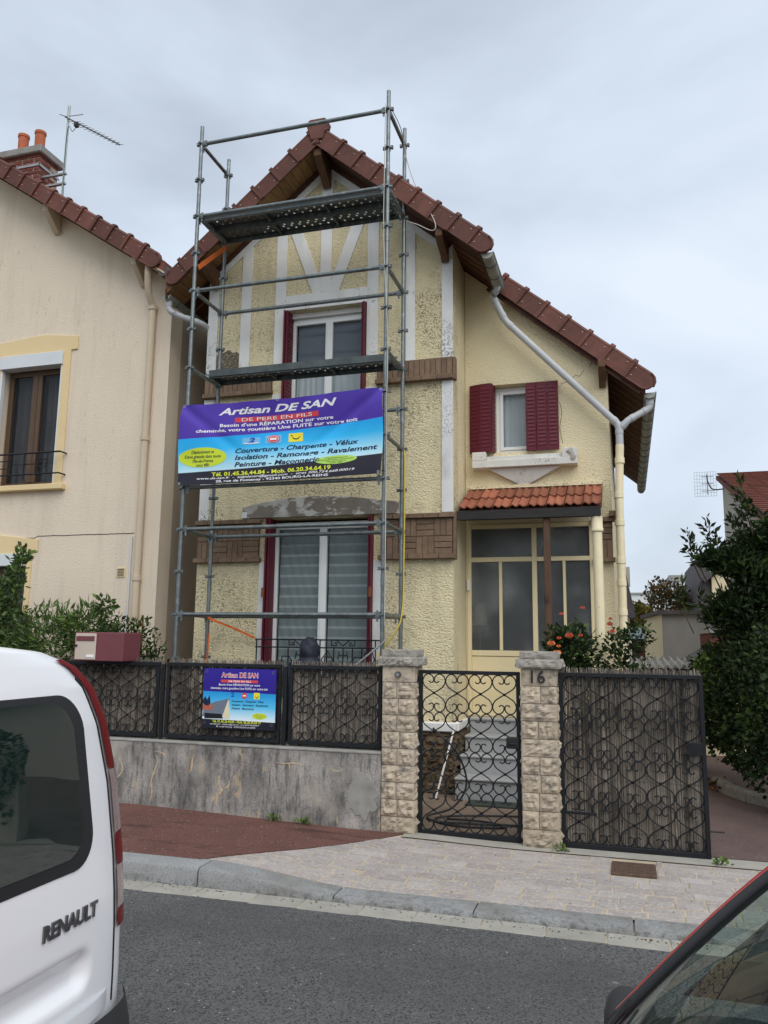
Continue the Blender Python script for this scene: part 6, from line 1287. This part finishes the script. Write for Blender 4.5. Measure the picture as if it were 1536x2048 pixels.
IB = [(1.62, 9.9, .95, .50, .9, .85, 4), (1.28, 11.1, 1.25, .42, .7, .62, 4), (1.34, 10.6, .95, .38, .7, .62, 3), (1.15, 12.0, 1.3, .38, .7, .52, 3), (1.9, 8.9, .9, .42, .7, .8, 3), (1.12, 11.6, .95, .3, .7, .5, 2), (1.75, 10.2, 1.6, .6, .8, .5, 3)]
foliage('crown', t, IB, 15000, .062, .045, ['leaf_dark', 'leaf_mid', 'leaf_dark'], seed=6, up=-.1, hollow=.55, surf=.5)
foliage('bright_leaves', t, [(.98, 11.3, 1.5, .16, .35, .20, 2), (.96, 11.2, 1.15, .14, .3, .35, 1.5), (1.4, 10.0, 1.05, .25, .4, .2, .6), (1.95, 11.0, 2.95, .2, .2, .25, .5)], 800, .06, .045, ['leaf_bright', 'leaf_mid'], seed=7, hollow=.5)
branchy('stems', t, (1.75, 10.6, .05), [(1.3, 11.0, 1.3), (1.7, 9.9, 1.2), (1.0, 12.0, 1.3), (1.95, 9.0, 1.1), (1.3, 10.6, 1.0)], .03)
kb2 = MB(); P = [(1.02, 11.2), (1.10, 10.7), (1.28, 10.25), (1.50, 9.95), (1.9, 9.55), (2.6, 9.1)]
for i in range(len(P)-1):
    a, b = Vector((*P[i], .12)), Vector((*P[i+1], .12)); kb2.bar(a, b+(b-a)*-.015, .14, .17)
tag(kb2.build('bed_edging', 'stone_cap', bevel=.03, seg=2), 'rough stone edging curving along the driveway under the ivy hedge', 'edging')
foliage_l = [('ivy', 0)]
t = thing('fallen_leaves', 'dry brown fallen leaves at the end of the driveway gate', 'leaves', (1.0, 11.2, .1)); t['kind'] = 'stuff'
foliage('leaves', t, [(.98, 11.0, .12, .25, .3, .03, 1)], 120, .06, .04, ['leaf_autumn', 'rust'], seed=8, hollow=0, kind='stuff')
# rose bushes in front of the porch
def rose_bush(label, blobs, n, base, tips, flowers, seed, bare=()):
    t = thing('rose_bush', label, 'rose bush', base, 'rose bushes by the porch')
    foliage('leaves', t, blobs, n, .055, .034, ['leaf_dark', 'leaf_mid', 'leaf_mid'], seed=seed, hollow=.2, up=.1); branchy('stems', t, base, tips, .012, seed=seed)
    rg = random.Random(seed)
    for x, y, z, r, mt in flowers:
        m_ = MB(); r *= 1.35
        for k in range(16):
            a = k*2.4; q = k/16; el = 1.35-q*1.25; rad = r*(.30+.70*q); d_ = Vector((math.cos(a)*math.cos(el), math.sin(a)*math.cos(el), math.sin(el))); c = Vector((x, y, z)); sd2 = d_.cross(Vector((0, 0, 1))).normalized()*rad*.62; u_ = sd2.cross(d_).normalized()*rad*.5
            p_ = c+d_*rad*.72; m_.add([c+d_*rad*.2-u_*.5, p_-sd2, p_+u_*1.1-sd2*.5, p_+u_*1.3, p_+u_*1.1+sd2*.5, p_+sd2], [(0, 1, 2, 3), (0, 3, 4, 5)])
        m_.build('rose', mt, t, fixn=False)
    return t
rose_bush('rose bush with coral red roses climbing in front of the porch glass', [(-.56, 9.05, 1.72, .26, .20, .34, 4), (-.72, 9.05, 1.80, .15, .15, .22, 1.5), (-.45, 9.05, 1.35, .22, .2, .35, 2)], 2300, (-.55, 9.1, .1), [(-.7, 9.05, 1.9), (-.45, 9.05, 1.95), (-.35, 9.05, 1.7), (-.6, 9.05, 1.6), (-.8, 9.05, 1.75)],
          [(-.665, 8.90, 2.135, .026, 'rose'), (-.445, 8.92, 2.20, .026, 'rose'), (-.585, 8.84, 1.895, .045, 'rose'), (-.695, 8.86, 1.875, .026, 'rose'), (-.47, 8.86, 1.905, .026, 'rose'), (-.775, 8.84, 1.81, .045, 'rose_orange'), (-.70, 8.84, 1.79, .024, 'rose_orange'), (-.715, 8.82, 1.71, .048, 'rose_orange')], 61)
rose_bush('looser rose bush right of the cream porch column', [(-.10, 9.25, 1.62, .20, .2, .42, 3), (.10, 9.2, 1.90, .18, .15, .18, 1.2), (.05, 9.2, 1.5, .22, .15, .3, 1)], 900, (-.02, 9.3, .1), [(-.15, 9.2, 2.0), (.1, 9.2, 2.05), (.27, 9.2, 1.75), (0, 9.2, 1.6), (.2, 9.2, 1.9)],
          [(-.175, 9.05, 2.03, .03, 'rose'), (-.145, 9.05, 1.95, .032, 'rose'), (-.16, 9.06, 2.09, .022, 'rose')], 62)
# shrubs in the neighbour's front garden
t = thing('clipped_shrub', 'rounded green shrub behind the fence right of the mailbox', 'shrub', (-5.85, 8.45, .1))
foliage('leaves', t, [(-5.85, 8.45, 1.50, .52, .45, .58, 5), (-5.55, 8.45, 1.35, .25, .3, .45, 1.5)], 3600, .055, .024, ['leaf_dark', 'leaf_mid', 'leaf_mid'], seed=71, hollow=.55); branchy('stems', t, (-5.85, 8.5, .1), [(-5.9, 8.45, 1.6), (-5.6, 8.45, 1.4), (-6.1, 8.45, 1.4)], .02)
t = thing('bamboo_shrub', 'feathery light green shrub behind the burgundy mailbox', 'shrub', (-6.75, 8.4, .1))
foliage('leaves', t, [(-6.75, 8.4, 1.65, .70, .4, .55, 5), (-7.2, 8.3, 1.45, .35, .3, .45, 2), (-6.3, 8.4, 1.9, .35, .3, .32, 1.4)], 5200, .10, .022, ['leaf_bamboo', 'leaf_bright', 'leaf_mid'], seed=72, up=.2, hollow=.35); branchy('stems', t, (-6.75, 8.4, .1), [(-7.1, 8.4, 1.9), (-6.7, 8.4, 2.1), (-6.3, 8.4, 2.1), (-6.5, 8.4, 1.7)], .015)
t = thing('climbing_rose', 'tall leafy climbing rose arching in front of the neighbouring window', 'shrub', (-7.6, 8.3, .1))
foliage('leaves', t, [(-7.55, 8.3, 2.05, .38, .25, .40, 3), (-7.30, 8.3, 2.62, .10, .1, .34, .8), (-7.85, 8.3, 2.35, .22, .2, .28, 1.2), (-7.22, 8.3, 2.86, .09, .08, .08, .3), (-7.45, 8.3, 2.4, .16, .15, .25, .7), (-6.05, 8.35, 2.22, .16, .12, .10, .4)], 1500, .075, .048, ['leaf_bamboo', 'leaf_mid', 'leaf_bright'], seed=73, hollow=.2, up=.1); branchy('stems', t, (-7.6, 8.3, .1), [(-7.25, 8.3, 2.85), (-7.5, 8.3, 2.4), (-7.9, 8.3, 2.5), (-7.7, 8.3, 2.0)], .014)
t = thing('wooden_gate', 'brown plank gate behind the climbing rose', 'gate', (-8.0, 8.6, .1))
for i in range(9): MB().box(-8.75+i*.145, -8.75+i*.145+.135, 8.60, 8.63, .12, 1.95+.03*math.sin(i)).build('plank', 'wood_bracket', t, bevel=.004)
for z in (.5, 1.6): MB().box(-8.75, -7.45, 8.632, 8.67, z, z+.08).build('crossbar', 'wood_bracket', t)
MB().box(-7.44, -7.34, 8.58, 8.68, .1, 2.1).build('gate_post', 'wood_bracket', t, bevel=.006)
tag(MB().tube([(-5.92, 9.0, .1), (-5.92, 9.0, 2.12)], .012, 6).build('rusty_rod', 'rust'), 'rusty iron rod standing behind the clipped shrub', 'rod')
# hose and pole behind the garden gate
cord('garden_hose', 'black garden hose lying in loops behind the pedestrian gate', 'hose', [(-1.95, 8.3, .95), (-1.70, 8.3, .72), (-1.60, 8.3, .42), (-1.72, 8.2, .20), (-1.95, 8.1, .125), (-1.8, 7.9, .12), (-1.3, 7.95, .12), (-1.0, 8.0, .12), (-.85, 8.25, .12), (-1.0, 8.4, .12), (-1.7, 8.15, .13), (-1.85, 7.95, .12), (-1.6, 7.78, .12), (-1.25, 7.82, .12), (-1.15, 7.9, .12), (-1.4, 8.02, .125), (-1.75, 8.05, .12)], .011, 'black_plastic', 7)
tag(MB().tube([(-2.09, 9.02, .105), (-1.93, 9.30, .86)], .011, 8).build('white_pole', 'pvc_white'), 'thin white pole leaning on the rubble plinth behind the gate', 'pole')
# ================================================================ background
def quadbox(name, pts, z0, z1, mat, parent):
    return MB().prism(pts, 'z', z0, z1).build(name, mat, parent)
g = thing('flat_roof_garage', 'flat roofed cream and grey garage behind the garden', 'garage', (1.5, 18.5, 0))
quadbox('wall', [(.69, 17), (3.2, 17.15), (2.9, 20.3), (.41, 20)], 0, 2.42, 'far_grey', g); MB().add([(.685, 16.99, 0), (.405, 20, 0), (.405, 20, 2.42), (.685, 16.99, 2.42)], [(0, 1, 2, 3)]).build('side_wall', 'far_cream', g, fixn=False)
quadbox('roof', [(.60, 16.9), (3.3, 17.05), (3.0, 20.4), (.32, 20.1)], 2.42, 2.50, 'slate', g)
s_ = thing('small_shed', 'small cream gabled shed with a dark roof edge before the garage', 'shed', (1.3, 14.5, 0))
MB().prism([(.62, 0), (1.9, 0), (1.9, 1.75), (1.35, 1.75), (.62, 1.30)], 'y', 14.2, 15.8).build('wall', 'far_cream', s_); MB().bar((.55, 15, 1.30), (1.42, 15, 1.82), 1.9, .05).build('roof', 'slate', s_); MB().box(1.28, 1.9, 14.0, 15.8, 1.3, 2.02).build('annex', 'brick_far', s_); MB().box(1.25, 1.95, 13.95, 15.85, 2.02, 2.08).build('annex_roof', 'zinc', s_)
lt = thing('corrugated_shed', 'low shed with a wavy grey fibre cement roof behind the driveway gate', 'shed', (.45, 12.3, 0))
MB().box(.02, .92, 12.15, 13.4, 0, 1.47).build('wall', 'far_grey', lt); m_ = MB(); m_.grid(lambda u, v: (-.02+u*.98, 12.0+v*1.5, 1.52+.024*math.sin(u*.98*2*PI/.105)+.10*v), 90, 3); o = m_.build('corrugated_roof', 'fibre_cement', lt, smooth=True, fixn=False); q = o.modifiers.new('t', 'SOLIDIFY'); q.thickness = .012
h3 = thing('red_roof_house', 'beige house with a red tiled roof behind the laurel tree', 'house', (6, 20, 0))
MB().prism([(13.9, 0), (20, 0), (20, 5.62), (13.9, 3.72)], 'x', 2.28, 10).build('wall', 'far_beige', h3)
rfm = MB(); rfm.prism([(13.4, 3.62), (20.1, 5.70), (20.1, 5.80), (13.4, 3.74)], 'x', 2.16, 10.2); r3 = rfm.build('roof', 'brick_far', h3)
tm = MB().box(0, .30, 0, .26, -.016, .016).mesh('roof_tile', 'tile_far'); ra = math.atan2(2.06, 6.6)
for r in range(29):
    for c in range(9): link('roof_tile', tm, r3, (2.17+c*.31, 13.42+r*.235*math.cos(ra), 3.785+r*.235*math.sin(ra)+.02), (ra-.10, 0, random.uniform(-.02, .02)))
ga = thing('grid_antenna', 'pale grid television antenna on the gable of the red roofed house', 'antenna', (2.0, 20, 5.3))
m_ = MB(); m_.tube(smooth_path([(2.28, 19.8, 5.42), (2.05, 19.8, 5.42), (1.95, 19.8, 5.6), (1.93, 19.8, 5.75)], 4), .016, 6); m_.build('arm', 'steel_dark', ga)
m_ = MB()
for i in range(9): m_.tube([(1.66+i*.06, 19.9, 5.28), (1.66+i*.06, 19.9, 5.86)], .003, 4)
for i in range(8): m_.tube([(1.66, 19.9, 5.28+i*.083), (2.14, 19.9, 5.28+i*.083)], .003, 4)
m_.build('grid_reflector', 'zinc', ga); m_ = MB()
for z in (5.38, 5.55, 5.72): m_.tube([(1.80, 19.75, z), (2.06, 19.75, z)], .007, 4)
m_.tube([(1.93, 19.78, 5.3), (1.93, 19.78, 5.8)], .008, 5); m_.build('dipoles', 'steel_dark', ga)
h4 = thing('purple_roof_house', 'distant house with a steep purple tiled roof beyond the cream downpipe', 'house', (-2, 25, 0))
MB().box(-5, .10, 23.5, 29, 0, 2.6).build('wall', 'far_cream', h4); rr4 = MB().prism([(-5.2, 2.6), (.24, 2.55), (-.02, 4.0), (-1.2, 4.6), (-5, 4.6)], 'y', 23.3, 29.2).build('roof', 'slate', h4)
tm4 = MB().box(-.012, .012, 0, .30, -.06, .06).mesh('roof_tile', 'slate')
for r in range(12): 
    for c in range(14): link('roof_tile', tm4, rr4, (.24-.26*r/12, 23.3+c*.31, 2.64+1.36*r/12), (0, -.12, 0))
MB().box(.0, .16, 26, 26.3, 3.6, 4.2).build('chimney', 'far_beige', h4)
h5 = thing('brick_outbuilding', 'low red brick outbuilding with a green cover behind the rose bush', 'outbuilding', (.3, 21.5, 0))
M('pale_blue', (.40, .52, .60), .8, var=.1)
MB().box(.12, .52, 21, 23, 0, 1.95).build('wall', 'brick_far', h5); MB().box(.10, .54, 20.9, 20.95, 0, 1.52).build('green_cover', 'green_tarp', h5); MB().box(.08, .56, 20.8, 23.2, 1.96, 2.22).build('light_roof', 'pale_blue', h5)
h6 = thing('apartment_block', 'far white apartment block above the garage roof', 'building', (4.5, 60, 0))
w6 = MB().box(3.0, 7.5, 58, 66, 0, 6.1).build('wall', 'far_white', h6); MB().box(2.9, 7.6, 57.9, 66, 6.1, 6.5).build('roof', 'far_grey', h6)
for i in range(7):
    for j in range(2): MB().box(3.3+i*.6, 3.6+i*.6, 57.96, 58.0, 3.9+j*1.15, 4.6+j*1.15).build('window', 'slate', w6)
h7 = thing('gabled_house', 'distant cream house with a grey slate roof left of the laurel tree', 'house', (4.2, 33, 0))
MB().prism([(3.0, 0), (5.6, 0), (5.6, 4.6), (4.4, 5.5), (3.0, 4.4)], 'y', 31, 37).build('wall', 'far_cream', h7); MB().bar((2.72, 34, 4.1), (4.42, 34, 5.6), 6.4, .14).build('roof', 'slate', h7); MB().bar((4.40, 34, 5.6), (5.9, 34, 4.5), 6.4, .14).build('roof', 'slate', h7); MB().box(2.5, 2.98, 31.2, 37, 0, 4.9).build('slate_wing', 'slate', h7)
h8 = thing('grey_warehouse', 'pale far building low on the horizon beside the cream downpipe', 'building', (1, 70, 0)); MB().box(-3, 2.6, 70, 76, 0, 5.9).build('wall', 'far_white', h8); MB().box(-3.1, 2.7, 69.9, 76.1, 5.9, 6.05).build('roof', 'far_grey', h8)
for nm, lb, x, y, z, rx, rz, mats, sd in (('autumn_tree', 'rust brown autumn tree above the garage roof', 1.55, 34, 3.35, .95, 1.05, ['leaf_autumn', 'leaf_dark', 'leaf_autumn'], 81), ('autumn_tree', 'smaller brown tree at the right of the rust brown one', 2.75, 36, 3.1, .85, .85, ['leaf_autumn', 'leaf_dark', 'leaf_autumn'], 82), ('yellow_tree', 'small yellowing tree right of the cream downpipe', .45, 27, 2.45, .40, .65, ['leaf_yellow', 'leaf_autumn', 'leaf_mid'], 83)):
    t = thing(nm, lb, 'tree', (x, y, 0)); B = [(x, y, z, rx, rx, rz, 3), (x-rx*.3, y, z+rz*.45, rx*.5, rx*.5, rz*.6, 1), (x+rx*.5, y, z+rz*.2, rx*.5, rx*.5, rz*.6, 1)]
    foliage('crown', t, B, 1900, .13, .085, mats, seed=sd, hollow=.2); branchy('trunk', t, (x, y, 0), [(x, y, z+rz*.6), (x-rx*.5, y, z+.2), (x+rx*.5, y, z+.3), (x+.1, y, z-.2)], .08, seed=sd)

# right-hand neighbour's garden wall, beyond the frame but mirrored in the van window
rw_ = MB().box(2.9, 16, 7.42, 7.62, 0, 1.35).build('roadside_wall', 'far_beige', bevel=.01); tag(rw_, 'cream rendered roadside wall beyond the driveway, mirrored in the van window', 'wall')
t = thing('wall_ivy', 'ivy hanging over the cream roadside wall, mirrored in the van window', 'ivy', (4, 7.4, 0))
foliage('leaves', t, [(3.2, 7.4, 1.2, .35, .25, .8, 2), (4.2, 7.4, 1.4, .5, .25, .5, 2), (5.2, 7.4, 1.1, .35, .3, .9, 2), (6.4, 7.4, 1.6, .9, .3, .5, 2)], 4200, .08, .06, ['leaf_mid', 'leaf_dark', 'leaf_bright'], seed=91)
branchy('stems', t, (4, 7.38, .1), [(3.5, 7.36, 1.5), (4.6, 7.36, 1.5), (5.8, 7.36, 1.6)], .02)

# grit and dry leaves caught in the street gutter
rg = random.Random(77); mb = MB()
for i in range(420):
    x = rg.uniform(-4.4, 1.2); y = 5.60+rg.gauss(0, .035) if rg.random() < .7 else rg.uniform(5.3, 7.2); z = (.012 if y < 5.645 else pz(x, y)+.003) if y > 5.48 else .003
    if 5.63 < y < 5.90: continue
    r = rg.uniform(.003, .009); a = rg.uniform(0, 6.3); q = [(x+r*math.cos(a+k*2*PI/5)*rg.uniform(.6, 1.3), y+r*math.sin(a+k*2*PI/5)*rg.uniform(.6, 1.3), z+rg.uniform(0, .004)) for k in range(5)]
    mb.add(q, [(0, 1, 2, 3, 4)], rg.choice((0, 0, 1, 2)))
tag(mb.build('street_grit', ['leaf_autumn', 'gutter_stone', 'trim_black'], fixn=False), 'scattered grit and dry leaf bits along the gutter', None, kind='stuff')
